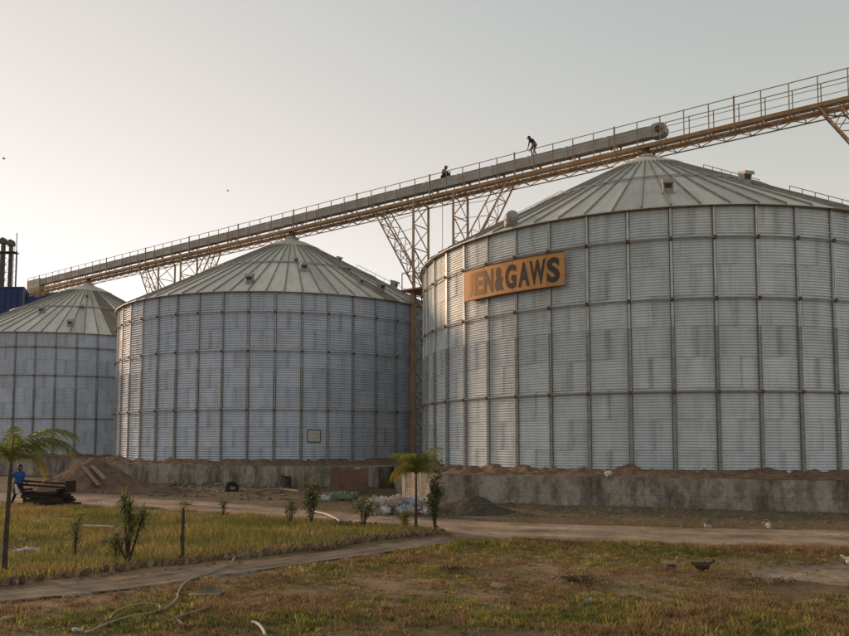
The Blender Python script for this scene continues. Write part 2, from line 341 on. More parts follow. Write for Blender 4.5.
def gh(x, y):
    x = np.asarray(x, float); y = np.asarray(y, float)
    h = (vnoise(x, y, 3.1) - 0.5) * 0.07 + (vnoise(x, y, 0.9, 1) - 0.5) * 0.045 + (vnoise(x, y, 0.33, 2) - 0.5) * 0.02
    d = poly_dist(x, y, [PL3[0], PL3[6]]); h = h + 0.20 * np.exp(-(d / 1.3) ** 2) * (x > -1)
    d = poly_dist(x, y, [PL2[0], PL2[1]]); h = h + 0.18 * np.exp(-(d / 2.2) ** 2)
    flat = inside(x, y, road_poly) | inside(x, y, path_poly)
    h = np.where(flat, h * 0.45, h)
    bx, by = gp(790, 586)[:2]                      # lip of the bare hollow
    h = h + 0.10 * np.exp(-(((x - bx) / 1.1) ** 2 + ((y - by) / 0.25) ** 2)) - 0.05 * inside(x, y, bare_poly)
    bx, by = gp(577, 588)[:2]; h = h + 0.10 * np.exp(-(((x - bx) / 0.45) ** 2 + ((y - by) / 0.22) ** 2))
    bx, by = gp(455, 572)[:2]; h = h + 0.05 * np.exp(-(((x - bx) / 0.5) ** 2 + ((y - by) / 0.25) ** 2))
    fade = np.clip(1 - (np.hypot(x, y - 15) - 45) / 30, 0, 1)
    return h * fade
def G(px, py):
    p = gp(px, py); p.z = float(gh(p.x, p.y)); return p

# ground sheet
def axis(lo, hi, step, far):
    a = list(np.arange(lo, hi + 1e-6, step)); s = step; v = a[-1]
    while v < far: s *= 1.35; v += s; a.append(v)
    s = step; v = a[0]
    pre = []
    while v > -far: s *= 1.35; v -= s; pre.append(v)
    return np.array(pre[::-1] + a)
xs = axis(-28, 18, 0.16, 3500); ys = axis(7.5, 31, 0.16, 3500)
X, Y = np.meshgrid(xs, ys, indexing='ij')
Z = gh(X, Y)
n1 = vnoise(X, Y, 2.3, 4); n2 = vnoise(X, Y, 0.8, 5); n3 = vnoise(X, Y, 0.28, 6)
mixn = np.clip((n1 * 0.5 + n2 * 0.3 + n3 * 0.2 - 0.3) / 0.4, 0, 1)[..., None]
soilc = np.array([0.28, 0.188, 0.112]); turfc = np.array([0.155, 0.11, 0.057])
gcol = soilc * (1 - mixn) + turfc * mixn
bare = inside(X, Y, bare_poly) & (n3 + n2 > 0.55); gcol[bare] = np.array([0.30, 0.235, 0.165])
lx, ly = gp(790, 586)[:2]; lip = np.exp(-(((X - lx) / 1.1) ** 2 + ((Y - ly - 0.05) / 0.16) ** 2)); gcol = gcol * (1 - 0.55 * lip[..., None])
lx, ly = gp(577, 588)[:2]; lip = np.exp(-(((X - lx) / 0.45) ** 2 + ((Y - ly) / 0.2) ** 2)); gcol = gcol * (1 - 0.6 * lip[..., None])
verge = (Y > 20.5) & ~inside(X, Y, road_poly); gcol[verge] = (gcol * 0.45 + np.array([0.13, 0.105, 0.075]) * 0.5)[verge]
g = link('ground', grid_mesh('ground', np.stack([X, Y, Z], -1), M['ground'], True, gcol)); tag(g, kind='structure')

def strip(name, far, near, nsub, mat, dz):
    def resample(pts, n):
        p = np.array(pts); d = np.r_[0, np.cumsum(np.hypot(*np.diff(p, axis=0).T))]; t = np.linspace(0, d[-1], n)
        return np.stack([np.interp(t, d, p[:, 0]), np.interp(t, d, p[:, 1])], -1)
    n = 420; A = resample(far, n); B = resample(near, n); w = np.linspace(0, 1, nsub)[None, :, None]
    P = A[:, None] * (1 - w) + B[:, None] * w
    e = ((vnoise(np.arange(n), 0 * np.arange(n), 5, 7) - 0.5) * 0.7 + (vnoise(np.arange(n), 0 * np.arange(n), 1.7, 8) - 0.5) * 0.35)
    P[:, 0, 1] += e; P[:, -1, 1] += np.roll(e, 77)
    z = gh(P[..., 0], P[..., 1]) + dz; z[:, 0] -= 0.06; z[:, -1] -= 0.06
    wl = np.broadcast_to(np.linspace(0, 1, nsub)[None, :], z.shape) + 0.05 * (vnoise(np.arange(n), 0 * np.arange(n), 14, 9) - 0.5)[:, None]
    rut = np.exp(-((wl - 0.30) / 0.09) ** 2) + np.exp(-((wl - 0.70) / 0.09) ** 2); z = z - 0.018 * rut
    k = 0.76 + (0.26 if nsub > 30 else 0.10) * rut + 0.45 * (vnoise(P[..., 0], P[..., 1], 0.8, 10) - 0.5) + 0.35 * (vnoise(P[..., 0], P[..., 1], 0.3, 12) - 0.5)
    o = link(name, grid_mesh(name, np.concatenate([P, z[..., None]], -1), M['road'], True, k[..., None] * np.array(mat))); tag(o, kind='structure'); return o
strip('dirt_road', road_far, road_near, 34, (0.36, 0.265, 0.185), 0.022)
strip('dirt_path', path_far, path_near, 20, (0.25, 0.195, 0.142), 0.034)

# ------------------------------------------------------------------ grain silos
SR, NS = 11.5, 48
Z_EAVE, Z_APEX, ROW = 11.06, 17.24, 1.113
TAN = (Z_APEX - Z_EAVE) / SR
BAY = 2 * math.pi / NS
def pol(a, r, z): return (r * math.sin(a), -r * math.cos(a), z)

def panel_mesh(mat, nc=11, depth=0.050):
    na, half = 10, BAY * 1.0 + 0.0035
    nz = nc * 8 + 1
    aa = np.linspace(-half, half, na); zz = np.linspace(0, ROW + 0.02, nz)
    A, Zz = np.meshgrid(aa, zz, indexing='ij')
    amp = 0.5 - 0.5 * np.cos(2 * np.pi * nc * Zz / ROW)
    r = SR - depth - 0.002 + depth * amp + 0.010 * (A / half) * 0.5 - 0.007 * (Zz / ROW - 0.5)
    P = np.stack([r * np.sin(A), -r * np.cos(A), Zz], -1)
    me = grid_mesh('wall_panel', P, mat)
    at_ = me.attributes.new('edge', 'FLOAT', 'POINT')
    ed = (half - np.abs(A)) * SR / 0.24
    at_.data.foreach_set('value', np.clip(ed, 0, 1).reshape(-1).astype(np.float32)); return me
def stiff_mesh(upper):
    b = MB()
    def hat(w, f, d, z0, z1, m):
        pr = [(-w - f, 0.004), (-w, 0.006), (-w + 0.012, d), (-0.022, d), (-0.016, d - 0.03), (0.016, d - 0.03), (0.022, d), (w - 0.012, d), (w, 0.006), (w + f, 0.004)]
        p = [(t, -SR - q, z) for z in (z0, z1) for t, q in pr]; n = len(pr)
        b.add(p, [(i, i + 1, n + i + 1, n + i) for i in range(1, n - 2)] + [tuple(range(n, 2 * n))], m); b.add(p, [(i, i + 1, n + i + 1, n + i) for i in (0, n - 2)], 2)
    hat(0.050, 0.022, 0.070, 6.55, Z_EAVE - 0.02, 0)
    hat(0.056, 0.026, 0.095, 1.0, 6.60, 1)
    return b.mesh('stiffener', [upper, M['stiff_low'], M['flange']])
def ring_mesh(z, ph):
    b = MB(); n = 144; k = 8; r0, rr = SR + 0.12, 0.032
    vsx = []; fs = []
    for i in range(n):
        a = 2 * math.pi * i / n
        for j in range(k):
            t = 2 * math.pi * j / k; vsx.append(pol(a, r0 + rr * math.cos(t), z + rr * math.sin(t)))
    for i in range(n):
        for j in range(k): fs.append((i * k + j, ((i + 1) % n) * k + j, ((i + 1) % n) * k + (j + 1) % k, i * k + (j + 1) % k))
    b.add(vsx, fs, 0)
    for i in range(NS):
        b.box(-0.05, 0.05, -SR - 0.165, -SR - 0.06, z - 0.06, z + 0.06, 1, Matrix.Rotation(ph + i * BAY, 4, 'Z'))
    return b.mesh('wind_ring', [M['ring'], M['bracket']])
NR = 72; RB = 2 * math.pi / NR; R_MID, R_CAP = 6.4, 2.0
def zr(r, off=0.0): return Z_EAVE + (SR - r) * TAN + off
def roof_panel_mesh(ro, ri, off, mat):
    b = MB(); h = RB / 2
    c = [pol(-h, ro, zr(ro, off)), pol(h, ro, zr(ro, off)), pol(h, ri, zr(ri, off)), pol(-h, ri, zr(ri, off))]
    lo = [(x, y, z - 0.03) for x, y, z in c]
    b.add(c + lo, ((0, 1, 2, 3), (0, 4, 5, 1), (2, 6, 7, 3)))
    wo, wi = 0.024, 0.018                                                    # standing rib on one edge
    p = []
    for (r, w) in ((ro + 0.01, wo), (ri, wi)):
        t = r * math.sin(h); yb = -r * math.cos(h); z = zr(r, off)
        p += [(t - w - 0.02, yb, z + 0.002), (t - w + 0.015, yb, z + 0.085), (t + w - 0.015, yb, z + 0.085), (t + w + 0.02, yb, z + 0.002)]
    b.add(p, ((0, 1, 2, 3), (0, 4, 5, 1), (1, 5, 6, 2), (2, 6, 7, 3)), 1)
    return b.mesh('roof_panel', [mat, M['roof_rib']])
ROOF_LO = roof_panel_mesh(SR + 0.22, R_MID - 0.06, 0.04, M['roof']); ROOF_HI = roof_panel_mesh(R_MID + 0.08, R_CAP - 0.06, 0.075, M['roof'])
ROOF_LO_R = roof_panel_mesh(SR + 0.22, R_MID - 0.06, 0.04, M['roof_rust']); ROOF_HI_R = roof_panel_mesh(R_MID + 0.08, R_CAP - 0.06, 0.075, M['roof_rust'])
def lathe(b, prof, n=96, m=0, close=False):
    base = len(b.v)
    for (r, z) in prof:
        for i in range(n): b.v.append(pol(2 * math.pi * i / n, r, z))
    for k in range(len(prof) - 1):
        for i in range(n):
            b.f.append((base + k * n + i, base + k * n + (i + 1) % n, base + (k + 1) * n + (i + 1) % n, base + (k + 1) * n + i)); b.m.append(m)
    return b
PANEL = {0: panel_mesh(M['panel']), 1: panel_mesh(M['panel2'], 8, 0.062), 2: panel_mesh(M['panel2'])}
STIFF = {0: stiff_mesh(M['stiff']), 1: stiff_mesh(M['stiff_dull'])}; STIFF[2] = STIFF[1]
def vent_mesh(s=1.0):
    b = MB()                     # hooded box vent: duct, sloped hood, dark mouth and lip (front towards -Y, on local xy plane)
    b.box(-0.26 * s, 0.26 * s, -0.22 * s, 0.30 * s, -0.35 * s, 0.34 * s)
    b.add([(-0.31 * s, -0.40 * s, 0.30 * s), (0.31 * s, -0.40 * s, 0.30 * s), (0.31 * s, 0.34 * s, 0.36 * s), (-0.31 * s, 0.34 * s, 0.36 * s),
           (-0.31 * s, -0.34 * s, 0.50 * s), (0.31 * s, -0.34 * s, 0.50 * s), (0.31 * s, 0.30 * s, 0.56 * s), (-0.31 * s, 0.30 * s, 0.56 * s)],
          ((0, 3, 2, 1), (4, 5, 6, 7), (0, 1, 5, 4), (1, 2, 6, 5), (2, 3, 7, 6), (3, 0, 4, 7)))
    b.box(-0.19 * s, 0.19 * s, -0.225 * s, -0.215 * s, 0.02 * s, 0.24 * s, 1)
    b.box(-0.34 * s, 0.34 * s, -0.30 * s, 0.38 * s, -0.36 * s, -0.24 * s)
    return b.mesh('roof_vent', [M['vent'], M['bracket']])
VENT = vent_mesh(0.72); VENT_S = vent_mesh(0.5)
def hatch_mesh():
    b = MB()                     # drum-shaped exhaust fan housing lying on its side with a foot
    b.tube([(0, -0.45, 0.25), (0, -0.42, 0.25), (0, 0.42, 0.25), (0, 0.46, 0.25)], [0.40, 0.46, 0.46, 0.38], 18)
    b.tube([(0, -0.62, 0.25), (0, -0.44, 0.25)], [0.30, 0.36], 14); b.tube([(0, -0.625, 0.25), (0, -0.622, 0.25)], 0.25, 14, 1)
    b.box(-0.42, 0.42, -0.35, 0.35, -0.5, 0.02); b.box(-0.5, -0.4, -0.2, 0.2, 0.1, 0.4)
    return b.mesh('exhaust_fan', [M['vent'], M['dark']], True)
FAN = hatch_mesh()

def roof_point(silo, px, py):            # where the ray of a pixel meets that silo's roof cone
    d = ray(px, py); cx, cy = silo
    for i in range(4000):
        t = 15 + i * 0.02; p = Vector((0, 0, CAM_H)) + d * t
        r = math.hypot(p.x - cx, p.y - cy)
        if r < SR + 0.2 and p.z <= zr(r, 0.04): return p
    return None

def make_silo(cx, cy, ph, label, pkind, rust, vents, fans):
    s = thing('grain_silo', label, 'silo', (cx, cy, 0))
    ac = math.atan2(-cx, cy)             # direction from the silo to the camera (pol angle)
    near = lambda a, lim: abs((a - ac + math.pi) % (2 * math.pi) - math.pi) < lim
    sh = lathe(MB(), [(SR - 0.14, 0.9), (SR - 0.14, Z_EAVE - 0.06)]).build('wall_shell', M['panel'], s)
    for k in range(9):
        z0 = Z_EAVE - ROW * (k + 1)
        for j in range(24):
            a = ph + BAY * (2 * j + (k % 2) + 0.5) + BAY
            if near(a, 1.72): link('wall_panel', PANEL[pkind], sh, (0, 0, z0), a)
    for i in range(NS):
        a = ph + BAY * i
        if near(a, 1.72): link('stiffener', STIFF[pkind], s, (0, 0, 0), a)
    for z in (9.80, 7.59, 4.25): link('wind_ring', ring_mesh(z, ph), s)
    lathe(MB(), [(SR - 0.02, Z_EAVE - 0.09), (SR + 0.15, Z_EAVE - 0.10), (SR + 0.15, Z_EAVE - 0.04), (SR - 0.02, Z_EAVE + 0.0)], 144).build('eave_angle', M['stiff_low'], s)
    rf = lathe(MB(), [(SR + 0.05, zr(SR + 0.05, -0.05)), (0.9, zr(0.9, -0.05))]).build('roof_shell', M['roof'], s)
    for j in range(NR):
        a = ph + RB * (j + 0.5)
        if near(a, 1.72):
            ru = any(abs((a - ac - q + math.pi) % (2 * math.pi) - math.pi) < w for q, w in rust)
            link('roof_panel', ROOF_LO_R if ru else ROOF_LO, rf, (0, 0, 0), a); link('roof_panel', ROOF_HI_R if ru else ROOF_HI, rf, (0, 0, 0), a)
    lathe(MB(), [(R_MID + 0.05, zr(R_MID + 0.05, 0.13)), (R_MID + 0.02, zr(R_MID, 0.175)), (R_MID - 0.05, zr(R_MID - 0.05, 0.175)), (R_MID - 0.08, zr(R_MID - 0.08, 0.10))], 144).build('roof_band', M['vent'], s)
    cap = lathe(MB(), [(R_CAP + 0.10, zr(R_CAP, 0.02)), (R_CAP + 0.10, zr(R_CAP, 0.15)), (R_CAP, zr(R_CAP, 0.19)), (1.3, zr(1.3, 0.16)), (0.75, zr(0.75, 0.06)), (0.50, zr(0.55, 0.04)), (0.42, Z_APEX - 0.14), (0.50, Z_APEX - 0.13), (0.50, Z_APEX - 0.07), (0.0, Z_APEX - 0.06)], 48).build('roof_cap', M['roof'], s)
    b = MB()
    for q in range(4):
        a = q * math.pi / 2 + 0.6; b.bar(pol(a, 0.55, Z_APEX - 0.1), pol(a, 0.5, 17.24), 0.09)
    b.tube([(0, 0, Z_APEX - 0.05), (0, 0, 17.7)], 0.2, 12)
    b.build('inlet_spout', M['bracket'], cap)
    tilt = math.atan(TAN)
    for (px, py, kind) in vents + fans:
        p = roof_point((cx, cy), px, py)
        if p is None: continue
        a = math.atan2(p.x - cx, -(p.y - cy)); r = math.hypot(p.x - cx, p.y - cy)
        me = {'v': VENT, 's': VENT_S, 'f': FAN}[kind]
        o = link('roof_vent' if kind != 'f' else 'exhaust_fan', me, s, pol(a, r, zr(r, 0.20 if kind == 'v' else 0.14 if kind == 's' else 0.26)), a)
        o.rotation_euler = (R_(12), 0, a) if kind != 'f' else (R_(-8), 0, a - 2.3)
        if kind == 'f': o.scale = (0.56, 0.75, 0.52)
    return s
silo3 = make_silo(11.47, 38.0, -1.27, 'nearest and largest round corrugated steel silo, carrying the orange lettered sign', 0, [(0.72, 0.10), (-0.9, 0.05)],
    [(668, 193, 'v'), (745, 184, 'v'), (838, 204, 'v')], [(511, 226, 'f')])
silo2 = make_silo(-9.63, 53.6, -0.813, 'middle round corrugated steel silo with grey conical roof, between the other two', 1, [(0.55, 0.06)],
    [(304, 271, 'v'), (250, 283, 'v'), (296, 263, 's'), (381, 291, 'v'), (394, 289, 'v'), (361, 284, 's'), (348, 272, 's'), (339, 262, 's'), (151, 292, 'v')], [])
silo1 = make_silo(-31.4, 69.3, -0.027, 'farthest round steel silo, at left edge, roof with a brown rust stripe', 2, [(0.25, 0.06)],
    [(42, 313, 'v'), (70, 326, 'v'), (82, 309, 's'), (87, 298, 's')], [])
def roof_rail(silo, da, r0, r1):         # low rail up the roof slope, da = angle from the side that faces the camera
    ac = math.atan2(-silo.location.x, silo.location.y); a = ac + da; b = MB(); n = 6
    P = [Vector(pol(a, r0 + (r1 - r0) * i / n, zr(r0 + (r1 - r0) * i / n, 0.1))) for i in range(n + 1)]; up = Vector((0, 0, 0.30))
    b.tube([P[0]] + [q + up for q in P] + [P[-1]], 0.017, 5)
    for q in P: b.bar(q - Vector((0, 0, 0.1)), q + up, 0.024)
    b.build('roof_handrail', M['rail'], silo)
roof_rail(silo3, 1.12, 5.6, 3.0); roof_rail(silo3, 1.0, 10.4, 7.2); roof_rail(silo3, -1.15, 9.5, 4.5); roof_rail(silo2, 1.15, 9.0, 5.0)

# orange sign bent round the nearest silo, with lettering
def silo_ang(px, py, r, c):              # pol angle and height where a pixel's ray meets a vertical cylinder
    d = ray(px, py); a = d.x ** 2 + d.y ** 2; b = -2 * (d.x * c[0] + d.y * c[1]); k = c[0] ** 2 + c[1] ** 2 - r * r
    t = (-b - math.sqrt(b * b - 4 * a * k)) / (2 * a); p = Vector((0, 0, CAM_H)) + d * t
    return math.atan2(p.x - c[0], -(p.y - c[1])), p.z
C3 = (11.47, 38.0); RS = SR + 0.24
a0, zt0 = silo_ang(463.8, 272.5, RS, C3); a1, zt1 = silo_ang(564.3, 250.8, RS, C3)
_, zb0 = silo_ang(463.8, 302.6, RS, C3); _, zb1 = silo_ang(564.3, 285.0, RS, C3)
ztop, zbot = (zt0 + zt1) / 2, (zb0 + zb1) / 2
print('SIGN', a0, a1, zt0, zt1, zb0, zb1, 'len', (a1 - a0) * RS, 'h', ztop - zbot)
sg = thing('company_sign', 'orange sign board with dark partly faded capitals, fixed to the nearest silo', 'sign', (C3[0], C3[1], 0))
n = 30; cuts = [a0, -1.27 + BAY * 3, -1.27 + BAY * 4, -1.27 + BAY * 5, a1]
for ca, cb in zip(cuts[:-1], cuts[1:]):                                     # four bent sheets with open seams
    b = MB(); m_ = 8; ca += 0.0007; cb -= 0.0007; dr = random.uniform(-0.006, 0.0)
    for i in range(m_ + 1):
        a = ca + (cb - ca) * i / m_
        for (r, z) in ((RS + dr, zbot), (RS + dr, ztop), (RS - 0.03, ztop), (RS - 0.03, zbot)): b.v.append(pol(a, r, z + random.uniform(-0.004, 0.004)))
    for i in range(m_):
        for j in range(4): b.f.append((i * 4 + j, i * 4 + (j + 1) % 4, (i + 1) * 4 + (j + 1) % 4, (i + 1) * 4 + j)); b.m.append(0)
    b.f += [(0, 3, 2, 1), (m_ * 4, m_ * 4 + 1, m_ * 4 + 2, m_ * 4 + 3)]; b.m += [0, 0]
    b.build('board_sheet', M['sign'], sg)
b = MB()
for (zz) in (zbot, ztop):
    b.tube([pol(a0 + (a1 - a0) * i / n, RS + 0.004, zz) for i in range(n + 1)], 0.022, 4)
b.build('frame', M['bracket'], sg)
for k in range(4):
    a = -1.27 + BAY * (2 + k)
    MB().box(-0.04, 0.04, -RS + 0.031, -SR - 0.02, zbot + 0.1, ztop - 0.1, 0, Matrix.Rotation(max(a, a0 + 0.01), 4, 'Z')).build('bracket', M['bracket'], sg)
def letter(ch, s0, s1, tone):            # s along the board 0..1
    cu = bpy.data.curves.new('letter', 'FONT'); cu.body = ch; cu.size = 1.0; cu.offset = 0.042; cu.resolution_u = 4
    o = bpy.data.objects.new('tmp', cu); COL.objects.link(o)
    dg = bpy.context.evaluated_depsgraph_get(); me = bpy.data.meshes.new_from_object(o.evaluated_get(dg)); bpy.data.objects.remove(o)
    bm = bmesh.new(); bm.from_mesh(me)
    xsx = [v.co.x for v in bm.verts]; ysx = [v.co.y for v in bm.verts]; x0, x1, y0, y1 = min(xsx), max(xsx), min(ysx), max(ysx)
    H = ztop - zbot; za, zb = zbot + H * 0.12, zbot + H * 0.87
    for f in (0.25, 0.5, 0.75):
        bmesh.ops.bisect_plane(bm, geom=bm.verts[:] + bm.edges[:] + bm.faces[:], plane_co=(x0 + (x1 - x0) * f, 0, 0), plane_no=(1, 0, 0))
    for v in bm.verts:
        s = s0 + (s1 - s0) * (v.co.x - x0) / (x1 - x0); z = za + (zb - za) * (v.co.y - y0) / (y1 - y0)
        v.co = pol(a0 + (a1 - a0) * s, RS + 0.006, z)
    bm.to_mesh(me); bm.free(); me.materials.clear(); me.materials.append(LET[tone])
    me.name = 'letter'; o = link('letter', me, sg); return o
def sl(px, py): return (silo_ang(px, py, RS, C3)[0] - a0) / (a1 - a0)
for ch, p0_, p1_, tone in (('J', 468.5, 472.5, 'ghost'), ('E', 474.2, 482.4, 'faint'), ('N', 484.2, 493.0, 'faint2'), ('&', 494.8, 503.4, 'mid'),
                         ('G', 505.2, 516.2, 'full'), ('A', 518.2, 529.6, 'full'), ('W', 529.4, 546.0, 'full'), ('S', 547.0, 560.0, 'full')):
    letter(ch, sl(p0_, 283), sl(p1_, 275), tone)
# small notice plate on the middle silo
C2 = (-9.63, 53.6); na0, nz0 = silo_ang(308, 430.5, SR + 0.03, C2); na1, nz1 = silo_ang(320, 441.5, SR + 0.03, C2)
npl = thing('notice_plate', 'small pale blank notice plate low on the middle silo', 'sign', (C2[0], C2[1], 0), (na0 + na1) / 2)
hw = (na1 - na0) * SR / 2
MB().box(-hw, hw, -SR - 0.05, -SR - 0.02, nz1, nz0).build('plate', M['plastic'], npl)
MB().box(-hw - 0.04, hw + 0.04, -SR - 0.03, -SR - 0.015, nz1 - 0.04, nz0 + 0.04).build('frame', M['bracket'], npl)

# ------------------------------------------------------------------ gantry, conveyor, towers
DV = Vector((11.47 + 31.4, 38.0 - 69.3, 0)).normalized(); NV = Vector((-DV.y, DV.x, 0))      # along the row (to the right), away from camera
ORG = Vector((-9.63, 53.6, 0)); RZ = math.atan2(DV.y, DV.x)
T0, T1 = -37.7, 52.0
gan = thing('catwalk_gantry', 'long rusty orange catwalk gantry with handrails running above the silo roofs', 'gantry', (ORG.x, ORG.y, 0), RZ)
HWD = 0.45
for s_, nm in ((-1, 'near'), (1, 'far')):
    MB().box(T0, T1, s_ * HWD - 0.04, s_ * HWD + 0.04, 17.57, 17.76).build('main_beam', M['orange_steel'], gan)
    MB().tube([(T0, s_ * HWD, 19.02), (T1, s_ * HWD, 19.02)], 0.022, 6).build('handrail', M['rail'], gan)
    MB().tube([(T0, s_ * HWD, 18.42), (T1, s_ * HWD, 18.42)], 0.015, 6).build('mid_rail', M['rail'], gan)
    MB().bar((T0, s_ * HWD * 0.7, 17.22), (T1, s_ * HWD * 0.7, 17.22), 0.05).build('bottom_chord', M['rail'], gan)
post_me = MB().bar((0, 0, 17.60), (0, 0, 19.02), 0.042).mesh('rail_post', M['rail'])
post_thick = MB().bar((0, 0, 17.45), (0, 0, 19.06), 0.07).mesh('rail_post', M['rail'])
k = 0; t = T0
while t < T1:
    for s_ in (-1, 1):
        link('rail_post', post_thick if (k % 5 == 2 and s_ < 0) else post_me, gan, (t, s_ * (HWD + 0.065 if (k % 5 == 2 and s_ < 0) else HWD), 0))
    t += 1.2; k += 1
b = MB(); t = T0
while t < T1 - 1:
    for s_ in (-1, 1):
        p0 = (t, s_ * HWD * 0.98, 17.54); p1 = (t + 0.6, s_ * HWD * 0.7, 17.24); p2 = (t + 1.2, s_ * HWD * 0.98, 17.54)
        b.bar(p0, p1, 0.035); b.bar(p1, p2, 0.035)
    b.bar((t, -HWD * 0.95, 17.50), (t, HWD * 0.95, 17.50), 0.05); b.bar((t + 0.6, -HWD * 0.7, 17.22), (t + 0.6, HWD * 0.7, 17.22), 0.035)
    t += 1.2
tag(b.build('truss_lattice', M['lattice'], gan), kind='stuff')
plank = MB().box(0.01, 2.38, -0.20, 0.20, 17.70, 17.735).mesh('floor_plate', M['housing'])
t = T0
while t < T1 - 2: link('floor_plate', plank, gan, (t, 0, 0)); t += 2.4
# closed conveyor on the gantry, ends over the nearest silo
TS3 = (Vector((11.47, 38.0, 0)) - ORG).dot(DV)
con = thing('enclosed_conveyor', 'long grey box conveyor lying along the catwalk, ending above the nearest silo', 'conveyor', (ORG.x, ORG.y, 0), RZ)
sec = MB().box(0.02, 2.38, -0.24, 0.24, 18.17, 18.72).box(0.0, 0.05, -0.28, 0.28, 18.13, 18.76).box(2.35, 2.4, -0.28, 0.28, 18.13, 18.76)
sec.box(0.3, 2.1, -0.27, 0.27, 18.72, 18.75)
sec = sec.mesh('housing_section', M['housing'])
leg_me = MB().bar((0, -0.26, 17.735), (0, -0.26, 18.18), 0.05).bar((0, 0.26, 17.735), (0, 0.26, 18.18), 0.05).bar((0, -0.3, 18.15), (0, 0.3, 18.15), 0.05).mesh('trestle', M['orange_steel'])
nsec = int((TS3 + 0.4 - T0) / 2.4); tstart = TS3 + 0.4 - nsec * 2.4
for i in range(nsec):
    link('housing_section', sec, con, (tstart + i * 2.4, 0, 0)); link('trestle', leg_me, con, (tstart + i * 2.4 + 0.5, 0, 0))
te = TS3 + 0.42
b = MB(); prof = [(0, 18.10), (0.42, 18.12), (0.62, 18.25), (0.66, 18.5), (0.55, 18.74), (0.3, 18.80), (0, 18.80)]
b.v += [(te + x, y, z) for y in (-0.3, 0.3) for x, z in prof]; q = len(prof)
b.f += [tuple(range(q)), tuple(range(2 * q - 1, q - 1, -1))] + [(i, q + i, q + (i + 1) % q, (i + 1) % q) for i in range(q)]; b.m += [0] * (q + 2)
b.build('drive_head', M['housing'], con)
b = MB(); b.tube([(te + 0.3, -0.44, 18.45), (te + 0.3, -0.30, 18.45)], 0.16, 12); b.tube([(te + 0.3, -0.46, 18.45), (te + 0.3, -0.44, 18.45)], 0.08, 8)
b.build('drive_bearing', M['bracket'], con)
MB().box(T0 - 0.5, tstart + 0.02, -0.3, 0.3, 17.95, 18.85).box(T0 - 0.1, tstart, -0.25, 0.25, 17.5, 17.97).build('tail_box', M['housing'], con)

def tower(tc, label, lo, has_col):
    o = ORG + DV * tc
    tw = thing('support_tower', label, 'tower', (o.x, o.y, 0), RZ, 'lattice towers carrying the catwalk')
    hx, hy, zt, zj = 1.5, 0.8, 17.53, 12.0
    for sx in (-1, 1):
        for sy in (-1, 1): MB().bar((sx * hx, sy * hy, lo), (sx * hx, sy * hy, zt), 0.11).build('post', M['lattice'], tw)
        b = MB(); z = zt; k = 0
        while z > lo + 1.5:
            b.bar((sx * hx, -hy, z), (sx * hx, hy, z), 0.05); s2 = 1 if k % 2 else -1
            b.bar((sx * hx, -hy * s2, z), (sx * hx, hy * s2, z - 1.5), 0.05); b.bar((sx * hx + 0.03, hy * s2, z), (sx * hx + 0.03, -hy * s2, z - 1.5), 0.04); z -= 1.5; k += 1
        b.build('side_bracing', M['lattice'], tw)
        b = MB(); ax = sx * (hx + 3.5)                                     # raking arm
        for sy in (-1, 1):
            y = sy * hy * 0.85
            b.bar((sx * hx, y, zj), (ax, y * 0.62, zt), 0.075); b.bar((sx * hx, y, zj + 1.3), (ax - sx * 0.75, y * 0.62, zt), 0.06)
            for i in range(6):
                f0, f1 = i / 6, (i + 1) / 6
                A = Vector((sx * hx, y, zj)).lerp(Vector((ax, y * 0.62, zt)), f0); B = Vector((sx * hx, y, zj + 1.3)).lerp(Vector((ax - sx * 0.75, y * 0.62, zt)), (f0 + f1) / 2)
                A2 = Vector((sx * hx, y, zj)).lerp(Vector((ax, y * 0.62, zt)), f1)
                b.bar(A, B, 0.035); b.bar(B, A2, 0.035)
        for i in range(7):
            f = i / 6; A = Vector((sx * hx, hy * 0.85, zj)).lerp(Vector((ax, hy * 0.53, zt)), f)
            b.bar((A.x, -A.y, A.z), A, 0.045)
            if i < 6:
                f = (i + 1) / 6; A2 = Vector((sx * hx, hy * 0.85, zj)).lerp(Vector((ax, hy * 0.53, zt)), f); s2 = 1 if i % 2 else -1
                b.bar((A.x, -A.y * s2, A.z), (A2.x, A2.y * s2, A2.z), 0.035)
        b.build('raking_arm', M['lattice'], tw)
    b = MB()
    for i in range(5):
        z = zt - 0.9 - i * 0.85
        w = (hx + 3.5) * (1 - (i + 1) * 0.14)
        b.bar((-w + 0.6, -hy * 0.62, z), (-hx, -hy, z), 0.025); b.bar((hx, -hy, z), (w - 0.6, -hy * 0.62, z), 0.025)
    b.build('tie_rods', M['lattice'], tw)
    if has_col:
        MB().box(-hx - 0.14, -hx + 0.14, -hy - 0.14, -hy + 0.14, 1.0, 11.75).build('lower_column', M['lattice'], tw)
        pl = MB().box(-hx - 0.55, hx + 0.2, -hy - 0.55, hy + 0.3, 11.76, 11.86).build('platform', M['orange_steel'], tw)
        b = MB()
        for (x, y) in ((-hx - 0.5, -hy - 0.5), (-hx + 0.5, -hy - 0.5), (0.4, -hy - 0.5), (-hx - 0.5, hy)):
            b.bar((x, y, 11.86), (x, y, 12.9), 0.045)
        b.tube([(0.4, -hy - 0.5, 12.9), (-hx - 0.5, -hy - 0.5, 12.9), (-hx - 0.5, hy, 12.9)], 0.022, 5)
        b.build('platform_rail', M['rail'], pl)
        MB().tube([(0.95, -hy - 0.35, 17.5), (0.95, -hy - 0.35, 8.0)], 0.018, 5).build('hanging_cable', M['bracket'], tw)
    return tw
tower(13.15, 'rusty lattice support tower in the gap between middle and nearest silo', 1.0, True)
tower(-13.45, 'rusty lattice support tower between the farthest and middle silo', 1.0, False)
tower(TS3 + 13.1, 'rusty lattice support tower beyond the right edge, only its raking arm showing', 1.0, False)

